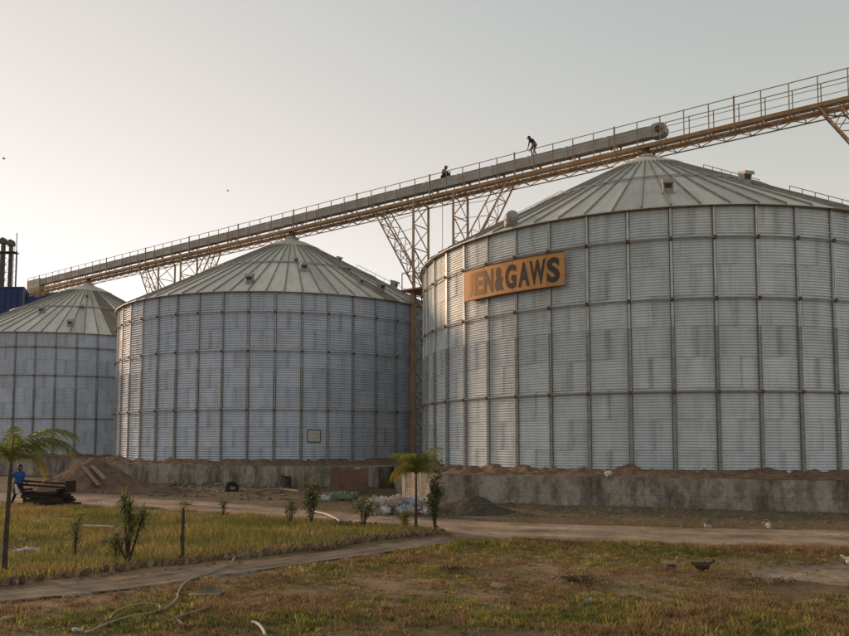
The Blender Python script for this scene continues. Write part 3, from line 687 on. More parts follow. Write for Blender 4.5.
# ------------------------------------------------------------------ far plant at the left edge
p0 = at(-45, 288, 112); p1 = at(24, 288.5, 112); p2 = at(62, 292, 112)
bl = thing('blue_building', 'dark blue clad industrial building behind the farthest silo', 'building', (p1.x, p1.y, 0))
x0, x2 = p0.x - p1.x, p2.x - p1.x; zt = p1.z
MB().box(x0, 0, 0, 30, -0.2, zt).build('tall_block', M['blue'], bl)
b = MB(); b.add([(0.02, 0.4, -0.2), (x2, 0.4, -0.2), (x2, 0.4, p2.z), (0.02, 0.4, zt - 0.4), (0.02, 30, -0.2), (x2, 30, -0.2), (x2, 30, p2.z), (0.02, 30, zt - 0.4)],
      ((0, 1, 2, 3), (4, 7, 6, 5), (1, 5, 6, 2), (3, 2, 6, 7), (0, 4, 5, 1), (0, 3, 7, 4)))
b.build('lean_to_block', M['blue'], bl)
rib = MB().box(-0.05, 0.05, -0.08, -0.005, 0, zt - 0.3).mesh('cladding_rib', M['blue'])
x = x0 + 0.4
while x < -0.3: link('cladding_rib', rib, bl, (x, 0, 0)); x += 0.9
MB().box(-0.12, 0.14, -0.1, 0.3, -0.2, zt + 0.1).build('corner_flashing', M['far_grey'], bl)
MB().box(x0, 0.1, -0.15, 0.02, zt + 0.003, zt + 0.25).build('parapet_trim', M['blue'], bl)
el = at(8, 288, 150)
et = thing('elevator_tower', 'pair of grey vertical elevator tubes with a top platform and thin mast', 'tower', (el.x, el.y, 0))
def exz(px, py): q = at(px, py, 150); return q.x - el.x, q.z
for px, pt in ((3.5, 244), (11.2, 246)):
    x, z = exz(px, pt); MB().box(x - 0.30, x + 0.30, -0.3, 0.3, 0, z).build('elevator_leg', M['far_grey'], et)
    b = MB(); b.box(x - 0.62, x + 0.62, -0.5, 0.5, z + 0.003, z + 0.7); b.tube([(x, -0.48, z + 0.72), (x, 0.48, z + 0.72)], 0.55, 14); b.build('elevator_head', M['far_grey'], et)
for px in (-1.5, 7.4, 15.0):
    x, z = exz(px, 250); b = MB(); b.bar((x, -0.8, 0), (x, -0.8, z), 0.13); zz = 14.0; b.bar((x, 0.8, 0), (x, 0.8, z), 0.13)
    x2, _ = exz(px + 8.2, 250)
    while zz < z - 1.6 and px < 14: b.bar((x, -0.8, zz), (x2, -0.8, zz + 1.6), 0.07); b.bar((x2, -0.8, zz), (x, -0.8, zz + 1.6), 0.07); b.bar((x, -0.8, zz), (x2, -0.8, zz), 0.08); zz += 1.6
    b.build('lattice_frame', M['far_grey'], et)
xa, z = exz(-5, 253); xb, _ = exz(17, 253)
pl = MB().box(xa, xb, -1, 1, z, z + 0.12).build('platform', M['far_grey'], et)
b = MB(); 
for i in range(6): xx = xa + (xb - xa) * i / 5; b.bar((xx, -1, z), (xx, -1, z + 1.1), 0.06)
b.bar((xa, -1, z + 1.1), (xb, -1, z + 1.1), 0.06); b.build('platform_rail', M['far_grey'], pl)
xm, zm = exz(17, 233)
b = MB(); b.bar((xm, 0, 0), (xm, 0, zm), 0.12); b.bar((xm - 0.5, 0, 0), (xm - 0.5, 0, z), 0.08)
zz = 8.0
while zz < z: b.bar((xm - 0.5, 0, zz), (xm, 0, zz), 0.05); zz += 1.2
b.build('mast_ladder', M['far_grey'], et)

# ------------------------------------------------------------------ plinth walls and soil
def plinth(poly, ztop_, name, label, c, front, seg):
    w = thing(name, label, 'wall', (poly[0][0], poly[0][1], 0)); ox, oy = poly[0]
    n = len(poly); sgn = 1
    lo = [(x - ox, y - oy, -0.5) for x, y in poly]; cen = np.mean(poly, axis=0)
    inn = [(x + (cen[0] - x) * 0.012 - ox, y + (cen[1] - y) * 0.012 - oy) for x, y in poly]
    b = MB(); b.v = [(x, y, -0.5) for x, y in inn] + [(x, y, ztop_ - 0.02) for x, y in inn]
    b.f = [(i, (i + 1) % n, n + (i + 1) % n, n + i) for i in range(n)] + [tuple(range(n, 2 * n))]; b.m = [0] * (n + 1)
    b.build('core', M['concrete'], w)
    for (i, j) in front:
        A = Vector((*poly[i], 0)); B = Vector((*poly[j], 0)); L = (B - A).length; d = (B - A) / L
        nrm = Vector((d.y, -d.x, 0)); 
        if nrm.dot(Vector((cen[0], cen[1], 0)) - A) > 0: nrm = -nrm
        k = max(1, int(L / seg)); l = L / k; ang = math.atan2(d.y, d.x)
        for q in range(k):
            for lift, (z0, z1) in enumerate(((-0.3, ztop_ * 0.5 - 0.003), (ztop_ * 0.5 + 0.003, ztop_))):
                off = random.uniform(-0.012, 0.018) + (0.02 if lift == 0 else 0)
                o_ = A + d * (q * l) + nrm * off - Vector((ox, oy, 0))
                s_ = -1 if (Matrix.Rotation(ang, 3, 'Z') @ Vector((0, -1, 0))).dot(nrm) > 0 else 1
                bb = MB(); e = random.uniform(0.0, 0.03)
                bb.box(0.002, l - 0.002, 0 if s_ < 0 else -0.25, 0.25 if s_ < 0 else 0, z0, z1 - (e if lift else 0))
                bb.build('concrete_panel', M['concrete'], w, o_, ang)
    return w
plinth(PL3, 1.26, 'plinth_wall', 'stained grey concrete plinth wall in front of the nearest silo', C3, ((6, 0), (0, 1), (1, 2)), 2.5)
plinth(PL2, 1.22, 'plinth_wall', 'dark stained concrete plinth wall below the middle silo', C2, ((0, 1), (1, 2), (6, 0)), 2.5)
plinth(PL1, 1.22, 'plinth_wall', 'grey concrete plinth wall below the farthest silo, behind the sand heap', (-31.4, 69.3), ((0, 1), (5, 0)), 3.0)
def berm(c, poly, label, zb, seed):
    ac = math.atan2(-c[0], c[1]); nA, nR = 560, 30
    A = np.linspace(ac - 1.9, ac + 1.9, nA); dx, dy = np.sin(A), -np.cos(A); rm = np.full(nA, SR + 3.2)
    n = len(poly)
    for i in range(n):
        (x0, y0), (x1, y1) = poly[i], poly[(i + 1) % n]; ex, ey = x1 - x0, y1 - y0
        den = dx * ey - dy * ex; den = np.where(np.abs(den) < 1e-9, 1e-9, den)
        t = ((x0 - c[0]) * ey - (y0 - c[1]) * ex) / den; s = ((x0 - c[0]) * dy - (y0 - c[1]) * dx) / den
        rm = np.where((t > 0) & (s >= 0) & (s <= 1) & (t < rm), t, rm)
    w = np.linspace(0, 1, nR)[None, :]; Rr = (SR - 0.3) * (1 - w) + (rm[:, None] - 0.04) * w
    Xx = c[0] + dx[:, None] * Rr; Yy = c[1] + dy[:, None] * Rr
    lump = np.abs(vnoise(Xx, Yy, 1.15, seed) - 0.5) * 2
    z = zb - 0.22 * np.clip((Rr - SR) / 1.4, 0, 1) + 0.26 * (lump - 0.4) * np.clip((Rr - SR + 0.3) / 0.4, 0, 1) * np.clip((1 - w) / 0.3, 0.15, 1) + 0.14 * (vnoise(Xx, Yy, 0.3, seed + 1) - 0.5) + 0.08 * (vnoise(Xx, Yy, 0.11, seed + 2) - 0.5)
    z = z * (1 - w ** 6) + (zb - 0.26) * w ** 6
    me = grid_mesh('soil_bank', np.stack([Xx, Yy, z], -1), M['soil']); o = link('soil_bank', me); tag(o, kind='structure'); return o
berm(C3, PL3, '', 1.50, 11); berm(C2, PL2, '', 1.46, 14); berm((-31.4, 69.3), PL1, '', 1.46, 17)

# ------------------------------------------------------------------ heaps
def heap(name, label, cat, c, rx, ry, h, mat, rot=0, seed=30, lumps=0.12, parent_pts=()):
    n = 70; u = np.linspace(-1.25, 1.25, n); U, V = np.meshgrid(u, u, indexing='ij')
    r = np.hypot(U, V) + 0.16 * (vnoise(U * 3, V * 3, 1.4, seed) - 0.5)
    hh = np.clip(1 - r, -0.35, 1)
    for (pu, pv, ps, ph_) in parent_pts:
        r2 = np.hypot((U - pu) / ps, (V - pv) / (ps * 0.9)) + 0.16 * (vnoise(U * 3, V * 3, 0.9, seed + 3) - 0.5); hh = np.maximum(hh, ph_ * np.clip(1 - r2, -0.3, 1))
    z = h * hh + lumps * (vnoise(U * rx, V * ry, 0.5, seed + 1) - 0.5) + 0.5 * lumps * (vnoise(U * rx, V * ry, 0.17, seed + 2) - 0.5) - 0.03
    P = np.stack([U * rx, V * ry, z], -1); o = link(name, grid_mesh(name, P, mat), None, c, rot); tag(o, label, cat); return o
c = G(93, 493); c.y += 2.2; c.x -= 1.1; c.z = 0
heap('sand_pile', 'tall brown sand heap with two planks leaning on it, left of the middle silo', 'sand pile', c, 3.1, 2.4, 1.75, M['sand'], 0, 30, 0.2, ((0.55, -0.25, 0.75, 0.5),))
c2 = G(150, 494); c2.y += 0.8; c2.z = 0
heap('sand_pile', 'low spread brown sand heap right of the tall one', 'sand pile', c2, 2.6, 1.3, 0.5, M['sand'], -0.1, 40, 0.16, ((0.6, 0.1, 0.6, 0.4), (-0.6, 0, 0.5, 0.8)))
c3 = G(477, 516); c3.y += 0.9
heap('dirt_mound', 'dark low dirt mound beside the concrete wall of the nearest silo', 'dirt mound', c3, 1.55, 1.1, 0.66, M['darkdirt'], 0, 50, 0.16, ((-0.6, 0, 0.6, 0.45),))
for (pa, pb, lab) in (((84, 468.5), (100, 487), 'left one of two pale planks leaning on the tall sand heap'), ((93, 467.5), (106, 481), 'right one of two pale planks leaning on the tall sand heap')):
    A = at(pa[0], pa[1], c.y - 0.55); B = at(pb[0], pb[1], c.y - 1.9)
    b = MB(); L = (B - A).length; b.bar((0, 0, 0), B - A, 0.20, 0.05)
    tag(b.build('plank', M['plank'], None, A + Vector((0, -0.1, 0.10))), lab, 'plank', 'planks on the sand heap')

# ------------------------------------------------------------------ brick edging of the bed
def resample_line(pts, step):
    p = np.array(pts); d = np.r_[0, np.cumsum(np.hypot(*np.diff(p, axis=0).T))]; t = np.arange(0, d[-1], step)
    return np.stack([np.interp(t, d, p[:, 0]), np.interp(t, d, p[:, 1])], -1)
brick_me = []
for q in range(5):
    bm = bmesh.new(); bmesh.ops.create_cube(bm, size=1)
    for v in bm.verts: v.co = Vector((v.co.x * 0.12, v.co.y * 0.085, v.co.z * 0.17)) + Vector((random.uniform(-.012, .012), random.uniform(-.012, .012), random.uniform(-.018, .018)))
    bmesh.ops.bevel(bm, geom=bm.edges[:], offset=0.02, segments=2, affect='EDGES')
    me = bpy.data.meshes.new('brick'); bm.to_mesh(me); bm.free(); me.materials.append(M['brick']); brick_me.append(me)
def edging(label, pts, step, off, lean, skip=0.10):
    pp = resample_line(pts, step); root = thing('brick_edging', label, 'edging', (pp[0][0], pp[0][1], 0))
    for i, (x, y) in enumerate(pp):
        if random.random() < skip * (2.2 if i < len(pp) * 0.22 else 1.0): continue
        j = min(i + 1, len(pp) - 1); i0 = max(j - 1, 0); d = pp[j] - pp[i0]; a = math.atan2(d[1], d[0])
        x += -math.sin(a) * off + random.uniform(-.03, .03); y += math.cos(a) * off + random.uniform(-.03, .03)
        o = link('brick', brick_me[i % 5], root, (x - pp[0][0], y - pp[0][1], float(gh(x, y)) + 0.055 + random.uniform(-.035, .03)))
        o.scale = [random.uniform(0.75, 1.2) for _ in range(3)]
        o.rotation_euler = (random.uniform(-.35, .35), lean + random.uniform(-.5, .5), a + random.uniform(-.7, .7))
edging('front row of tilted bricks edging the grass bed along the path', bed_front[1:], 0.155, -0.02, 0.55)
edging('second row of tilted bricks just inside the front row of the bed', bed_front[4:12], 0.165, 0.24, 0.6)
edging('row of small bricks edging the grass bed along the dirt road', bed_back[1:5], 0.19, 0.0, 0.5)

# ------------------------------------------------------------------ blobs: bodies, animals, stones
def blob_mesh(name, caps, voxel, mats, smooth_it=3):
    b = MB()
    for (p0, p1, r0, r1, mi) in caps:
        p0 = Vector(p0); p1 = Vector(p1); d = p1 - p0; L = d.length
        if L < 1e-5: d = Vector((0, 0, 1)); L = 1e-4
        d.normalize(); pts = []; rr = []
        for k in range(1, 5): t = k / 5 * math.pi / 2; pts.append(p0 - d * r0 * math.cos(t)); rr.append(r0 * math.sin(t))
        pts.append(p0); rr.append(r0); pts.append(p0 + d * max(L, 1e-4)); rr.append(r1)
        for k in range(4, 0, -1): t = k / 5 * math.pi / 2; pts.append(p1 + d * r1 * math.cos(t)); rr.append(r1 * math.sin(t))
        b.tube(pts, rr, 12)
    me = b.mesh('tmp_blob', mats[0]); o = link('tmp_blob', me)
    md = o.modifiers.new('r', 'REMESH'); md.mode = 'VOXEL'; md.voxel_size = voxel
    sm = o.modifiers.new('s', 'SMOOTH'); sm.iterations = smooth_it; sm.factor = 0.5
    dg = bpy.context.evaluated_depsgraph_get(); out = bpy.data.meshes.new_from_object(o.evaluated_get(dg)); bpy.data.objects.remove(o)
    out.name = name; out.materials.clear()
    for m in mats: out.materials.append(m)
    nP = len(out.polygons); ce = np.empty(nP * 3, np.float32); out.polygons.foreach_get('center', ce); ce = ce.reshape(-1, 3)
    best = np.full(nP, 1e9); mi_ = np.zeros(nP, np.int32)
    for (p0, p1, r0, r1, mi) in caps:
        p0 = np.array(p0, float); p1 = np.array(p1, float); d = p1 - p0; L2 = max(d @ d, 1e-9)
        t = np.clip(((ce - p0) @ d) / L2, 0, 1); ds = np.linalg.norm(ce - p0 - t[:, None] * d, axis=1) - (r0 + (r1 - r0) * t)
        w = ds < best; best[w] = ds[w]; mi_[w] = mi
    out.polygons.foreach_set('material_index', mi_); out.polygons.foreach_set('use_smooth', np.full(nP, True)); out.update()
    return out
def hand(caps, w, dirv, side, mi):       # palm and five fingers, slightly curled
    w = Vector(w); d = Vector(dirv).normalized(); s = Vector(side).normalized(); n = d.cross(s)
    caps.append((w, w + d * 0.07, 0.024, 0.036, mi))
    for k, l in enumerate((0.065, 0.078, 0.072, 0.055)):
        q = w + d * 0.085 + s * (k - 1.5) * 0.021; m_ = q + d * l * 0.55 + n * 0.012; caps.append((q, m_, 0.0105, 0.0095, mi)); caps.append((m_, m_ + d * l * 0.4 + n * 0.025, 0.0095, 0.008, mi))
    caps.append((w + d * 0.025 - s * 0.03, w + d * 0.06 - s * 0.06, 0.012, 0.009, mi))
def person(label, loc, rz, pose, mats, group=None, scale=1.0, hat=None):
    J = pose; SK, SH, TR, SHOE = 0, 1, 2, 3; V3 = Vector
    hip, chest, neck, head = (V3(J[k]) for k in ('hip', 'chest', 'neck', 'head'))
    side = V3((0, 1, 0)); caps = []
    fw = V3(J.get('face', (1, 0, 0))).normalized()
    caps += [(hip - side * 0.075, hip + side * 0.075, 0.125, 0.125, TR), (hip + (chest - hip) * 0.18, chest, 0.135, 0.15, SH), (chest - side * 0.10, chest + side * 0.10, 0.115, 0.115, SH)]
    caps += [(chest + (neck - chest) * 0.55 - side * 0.15, chest + (neck - chest) * 0.55 + side * 0.15, 0.075, 0.075, SH), (neck, head, 0.055, 0.06, SK)]
    upv = (head - neck).normalized()
    caps += [(head + upv * 0.075, head + upv * 0.10, 0.098, 0.09, SK), (head + fw * 0.045 - upv * 0.02, head + fw * 0.055 + upv * 0.01, 0.058, 0.062, SK)]
    caps += [(head + fw * 0.105 + upv * 0.04, head + fw * 0.125 + upv * 0.015, 0.014, 0.018, SK)]                           # nose
    caps += [(head + fw * 0.10 - upv * 0.03 - side * 0.02, head + fw * 0.10 - upv * 0.03 + side * 0.02, 0.012, 0.012, SK)]   # mouth
    for s in (-1, 1):
        caps.append((head + side * s * 0.095 + upv * 0.03, head + side * s * 0.10 + upv * 0.055, 0.016, 0.018, SK))
        sh = chest + (neck - chest) * 0.5 + side * s * 0.185; k = 'l' if s > 0 else 'r'
        el_, wr = V3(J['elbow_' + k]), V3(J['wrist_' + k])
        caps += [(sh, el_, 0.062, 0.048, SH), (el_, el_ + (wr - el_) * 0.35, 0.046, 0.042, SH), (el_ + (wr - el_) * 0.35, wr, 0.040, 0.028, SK)]
        hand(caps, wr, (wr - el_), (wr - el_).cross(side), SK)
        kn, an = V3(J['knee_' + k]), V3(J['ankle_' + k]); hj = hip + side * s * 0.09 - V3((0, 0, 0.03))
        caps += [(hj, kn, 0.095, 0.066, TR), (kn, an, 0.062, 0.045, TR), (an + V3((-0.05, 0, -0.035)), an + V3((0.16, 0, -0.045)), 0.04, 0.034, SHOE)]
    me = blob_mesh('body', caps, 0.014, mats, 2)
    root = thing('person', label, 'person', loc, rz, group); root.scale = (scale,) * 3
    link('body', me, root)
    hc = [(head + upv * 0.12 - fw * 0.02, head + upv * 0.13 - fw * 0.03, 0.098, 0.092, 0), (head + upv * 0.04 - fw * 0.055, head + upv * 0.08 - fw * 0.05, 0.075, 0.085, 0)]
    if hat: hc.append((head + upv * 0.15 + fw * 0.06, head + upv * 0.14 + fw * 0.15, 0.035, 0.02, 0))
    link('cap' if hat else 'hair', blob_mesh('hair', hc, 0.014, [hat or M['hair']], 2), root)
    for s in (-1, 1):
        link('eye', blob_mesh('eye', [(head + fw * 0.095 + upv * 0.055 + side * s * 0.034, head + fw * 0.097 + upv * 0.055 + side * s * 0.034, 0.013, 0.012, 0)], 0.006, [M['hair']], 0), root)
    return root
walk = dict(hip=(0, 0, 0.88), chest=(0.03, 0, 1.23), neck=(0.05, 0, 1.40), head=(0.075, 0, 1.48),
            elbow_l=(-0.10, 0.27, 1.08), wrist_l=(0.10, 0.27, 0.92), elbow_r=(-0.16, -0.26, 1.08), wrist_r=(-0.02, -0.29, 0.86),
            knee_l=(0.20, 0.10, 0.49), ankle_l=(0.34, 0.11, 0.085), knee_r=(-0.02, -0.10, 0.48), ankle_r=(-0.24, -0.11, 0.085))
pb = G(17.5, 506)
pw = person('person in blue shirt and dark trousers standing by the timber stack', pb, -0.5, walk, [M['skin'], M['shirt_blue'], M['cloth_dark'], M['cloth_dark']], scale=0.95)
tag(link('rag', blob_mesh('rag', [((0.0, 0, 0.0), (0.03, 0.02, -0.14), 0.045, 0.06, 0), ((0.03, 0.02, -0.14), (0.08, 0.0, -0.30), 0.05, 0.07, 0), ((0.05, 0.04, -0.1), (0.0, 0.06, -0.26), 0.03, 0.045, 0)], 0.016, [M['cloth_white']], 2), None, pb + Vector((0.05, -0.28, 0.82))), 'pale cloth held low by the person in blue', 'cloth')
# catwalk workers stand on the conveyor housing
def on_gantry(px, z, off):
    u = (px - PP_X) / F_PX
    for i in range(9000):
        t = T0 + i * 0.01; p = ORG + DV * t + NV * off
        d = ray(px, 200)
        if p.x / p.y >= d.x / d.y: return Vector((p.x, p.y, z))
bend = dict(hip=(-0.10, 0, 0.82), chest=(0.12, 0, 1.12), neck=(0.22, 0, 1.27), head=(0.28, 0, 1.32), face=(0.8, 0, -0.6),
            elbow_l=(0.22, 0.22, 0.86), wrist_l=(0.34, 0.14, 0.64), elbow_r=(0.2, -0.22, 0.86), wrist_r=(0.34, -0.15, 0.64),
            knee_l=(0.14, 0.11, 0.46), ankle_l=(0.02, 0.12, 0.085), knee_r=(0.02, -0.11, 0.45), ankle_r=(-0.18, -0.12, 0.085))
person('worker in dark clothes bending forward on top of the conveyor', on_gantry(534, 18.755, 0.0), RZ + math.pi, bend, [M['skin'], M['cloth_dark'], M['cloth_grey'], M['cloth_dark']], scale=0.86, hat=M['cloth_dark'])
sit = dict(hip=(0, 0, 0.14), chest=(0.10, 0, 0.45), neck=(0.16, 0, 0.60), head=(0.20, 0, 0.67), face=(0.9, 0, -0.3),
           elbow_l=(0.28, 0.24, 0.32), wrist_l=(0.44, 0.16, 0.38), elbow_r=(0.28, -0.24, 0.32), wrist_r=(0.44, -0.16, 0.38),
           knee_l=(0.38, 0.14, 0.36), ankle_l=(0.50, 0.14, 0.085), knee_r=(0.42, -0.14, 0.34), ankle_r=(0.60, -0.14, 0.085))
person('worker in drab clothes sitting low on the conveyor above the middle gap', on_gantry(443, 18.755, 0.0), RZ, sit, [M['skin'], M['cloth_grey'], M['cloth_dark'], M['cloth_dark']], scale=0.95, hat=M['cloth_grey'])

# poultry
def fowl(label, loc, rz, mats, upright, s=1.0):
    B, N, K, L = 0, 1, 2, 3
    hd = Vector((0.17, 0, 0.40)) if upright else Vector((0.21, 0, 0.31))
    caps = [((-0.10, 0, 0.215), (0.06, 0, 0.215), 0.075, 0.085, B), ((-0.02, 0, 0.20), (0.07, 0, 0.205), 0.09, 0.075, B), ((-0.10, 0, 0.225), (-0.235, 0, 0.27), 0.055, 0.018, B),
            ((0.08, 0, 0.235), hd - Vector((0.015, 0, 0.03)), 0.048, 0.024, N), (hd, hd + Vector((0.015, 0, 0.004)), 0.032, 0.028, N), (hd + Vector((0.03, 0, -0.004)), hd + Vector((0.068, 0, -0.012)), 0.012, 0.007, K)]
    for y in (-0.042, 0.042):
        sx = 0.03 if y > 0 else -0.02
        caps += [((0.0, y, 0.16), (sx - 0.012, y, 0.09), 0.03, 0.012, B), ((sx - 0.012, y, 0.09), (sx, y, 0.012), 0.010, 0.009, K), ((sx, y, 0.010), (sx + 0.05, y, 0.008), 0.009, 0.007, K), ((sx, y, 0.010), (sx + 0.035, y + 0.03, 0.008), 0.008, 0.006, K), ((sx, y, 0.010), (sx + 0.035, y - 0.03, 0.008), 0.008, 0.006, K)]
    root = thing('bird', label, 'bird', loc, rz); root.scale = (s,) * 3
    link('body', blob_mesh('body', caps, 0.007, mats, 2), root)
    for y in (-1, 1):
        w = [((0.05, y * 0.078, 0.225), (-0.12, y * 0.062, 0.235), 0.03, 0.016, 0), ((0.02, y * 0.082, 0.205), (-0.10, y * 0.068, 0.21), 0.026, 0.014, 0)]
        link('wing', blob_mesh('wing', w, 0.008, [mats[4]], 2), root)
fowl('pale duck with raised neck walking on the dry grass, left of the brown bird', G(671, 573), 0.12, [M['feather_pale'], M['feather_pale'], M['beak'], M['beak'], M['feather_brown']], True, 0.82)
fowl('dark brown hen standing right of the pale duck', G(703, 574.5), -0.1, [M['feather_brown'], M['feather_brown'], M['beak'], M['beak'], M['feather_brown']], False, 0.9)
fowl('white bird at the right edge beside the bare hollow', G(853, 569), 3.0, [M['feather_white'], M['feather_white'], M['beak'], M['beak'], M['feather_white']], False, 0.9)
def flyer(label, px, py, Y, rz, s):
    p = at(px, py, Y); caps = [((-0.18, 0, 0), (0.16, 0, 0.01), 0.05, 0.06, 0), ((0.2, 0, 0.03), (0.24, 0, 0.03), 0.04, 0.03, 0), ((-0.2, 0, 0), (-0.36, 0, 0.01), 0.04, 0.02, 0)]
    root = thing('bird', label, 'bird', p, rz); root.scale = (s,) * 3; link('body', blob_mesh('body', caps, 0.02, [M['feather_brown']], 1), root)
    for y in (-1, 1):
        b = MB(); b.add([(0.12, y * 0.03, 0.02), (0.10, y * 0.36, 0.16), (-0.02, y * 0.72, 0.10), (-0.10, y * 0.38, 0.12), (-0.14, y * 0.03, 0.0),
                         (0.12, y * 0.03, 0.04), (0.10, y * 0.36, 0.18), (-0.02, y * 0.72, 0.11), (-0.10, y * 0.38, 0.14), (-0.14, y * 0.03, 0.02)],
                        ((0, 1, 3, 4), (1, 2, 3), (5, 9, 8, 6), (6, 8, 7), (0, 5, 6, 1), (1, 6, 7, 2), (2, 7, 8, 3), (3, 8, 9, 4)))
        b.build('wing', M['feather_brown'], root)
flyer('small dark bird flying high at the left edge of the sky', 4, 159, 120, 0.4, 0.9)
flyer('small dark bird flying above the middle silo', 228, 191, 130, 0.1, 0.75)

# ------------------------------------------------------------------ vegetation
def leaflet_quads(b, base, d, side, L, w, droop, m=0, segs=3):
    base = Vector(base); d = Vector(d).normalized(); side = Vector(side).normalized(); i0 = len(b.v)
    for k in range(segs + 1):
        f = k / segs; p = base + d * L * f + Vector((0, 0, -droop * L * f * f)); ww = w * (1 - f) ** 0.7 * (0.55 + 0.45 * min(1, f * 6)) if k else w * 0.5
        b.v += [tuple(p - side * ww), tuple(p + side * ww)]
    for k in range(segs): q = i0 + 2 * k; b.f.append((q, q + 1, q + 3, q + 2)); b.m.append(m)
def frond_mesh(L, droop, nl, ll, mat, seed, dens=1.0):
    r = random.Random(seed); b = MB(); pts = []
    for k in range(13):
        f = k / 12; a = R_(68) - droop * f * 1.0
        pts.append(Vector((0, 0, 0)) if k == 0 else pts[-1] + Vector((math.cos(a), 0, math.sin(a))) * L / 12)
    b.tube(pts, [0.018 * (1 - k / 14) + 0.002 for k in range(13)], 5)
    for i in range(nl):
        f = 0.14 + 0.86 * i / (nl - 1); q = f * 12; k = min(int(q), 11); p = pts[k].lerp(pts[k + 1], q - k); d = (pts[k + 1] - pts[k]).normalized()
        l = ll * (0.45 + 0.55 * math.sin(math.pi * min(1, 0.15 + f * 0.9))) * r.uniform(0.8, 1.12)
        for s in (-1, 1):
            if r.random() > dens: continue
            y = Vector((0, s, 0)); dd = (d * r.uniform(0.5, 0.75) + y * 0.85 + Vector((0, 0, r.uniform(-0.15, 0.2)))); sd = d.cross(Vector((0, 0, 1)).cross(d)).normalized() * 0.35 + d * 0.7
            leaflet_quads(b, p, dd, sd, l * r.uniform(0.75, 1.15), 0.015, r.uniform(0.35, 1.1))
    return b.mesh('frond', mat)
FR = [frond_mesh(1.25, R_(120), 30, 0.42, M['leaf'], i, 0.88) for i in range(3)]
FRY = [frond_mesh(1.1, R_(165), 34, 0.38, M['leaf_y'], 10 + i) for i in range(2)]
FRD = [frond_mesh(1.0, R_(80), 30, 0.36, M['leaf'], 20 + i) for i in range(2)]
FRL = [frond_mesh(1.4, R_(118), 34, 0.46, M['leaf'], 30 + i, 0.9) for i in range(2)]
def palm(label, loc, h, lean, specs, s=1.0, tr=0.055):
    root = thing('palm', label, 'palm', loc)
    pts = [Vector((lean * (k / 8) ** 1.5, 0, -0.1 + (h + 0.1) * k / 8)) for k in range(9)]
    tk = MB().tube(pts, [tr * (1.25 - 0.5 * k / 8) * (1.06 if k % 2 else 0.96) for k in range(9)], 8).build('trunk', M['bark'], root, smooth=True)
    for (az, tilt, me, sc) in specs:
        o = link('frond', me, root, pts[-1]); o.rotation_euler = (0, tilt, az); o.scale = (sc * s,) * 3
    return root
def fan_specs(n, seed, yellow):
    r = random.Random(seed); out = []
    for i in range(n):
        me = r.choice(FR) if i < n - 4 else r.choice(FRD)
        out.append((i * 2.4 + r.uniform(-.2, .2), r.uniform(-0.15, 0.35) if i < n - 4 else r.uniform(-0.6, -0.3), me, r.uniform(0.8, 1.1)))
    for a in yellow: out.append((a, r.uniform(0.15, 0.5), r.choice(FRY), r.uniform(0.85, 1.05)))
    return out
pl_ = G(4, 576)
palm('young palm with drooping fronds and slim trunk at the left edge', pl_, 2.05, 0.06, [(0.05, -0.18, FRL[0], 1.0), (-0.55, -0.1, FRL[1], 0.85), (0.55, -0.2, FR[2], 1.0), (0.2, -0.4, FRL[1], 1.05),
    (1.5, -0.2, FR[0], 0.9), (2.4, -0.15, FR[1], 0.95), (3.3, -0.1, FRL[0], 1.0), (4.3, -0.25, FR[0], 0.9), (5.3, -0.35, FRD[0], 0.85), (2.0, -0.6, FRD[1], 0.9), (0.25, 0.0, FRY[1], 0.8)], 1.0, 0.042)
pm = G(416, 531)
FRU = [frond_mesh(1.25, R_(98), 30, 0.44, M['leaf'], 50 + i, 0.9) for i in range(3)]
palm('slim young palm with yellow hanging fronds beside the pale sacks', pm, 1.55, 0.0, [(k * 2.399, -0.30 - 0.28 * ((k * 0.37) % 1), FRU[k % 3], 0.78 + 0.25 * ((k * 0.61) % 1)) for k in range(12)]
     + [(k * 2.1 + 0.5, -0.75, FRD[k % 2], 0.75) for k in range(3)] + [(2.9, -0.1, FRY[0], 0.85), (3.3, -0.25, FRY[1], 0.95), (3.6, -0.3, FRY[0], 0.9)] + [(k * 1.05, 0.05, FR[k % 3], 0.72) for k in range(6)], 0.95, 0.035)

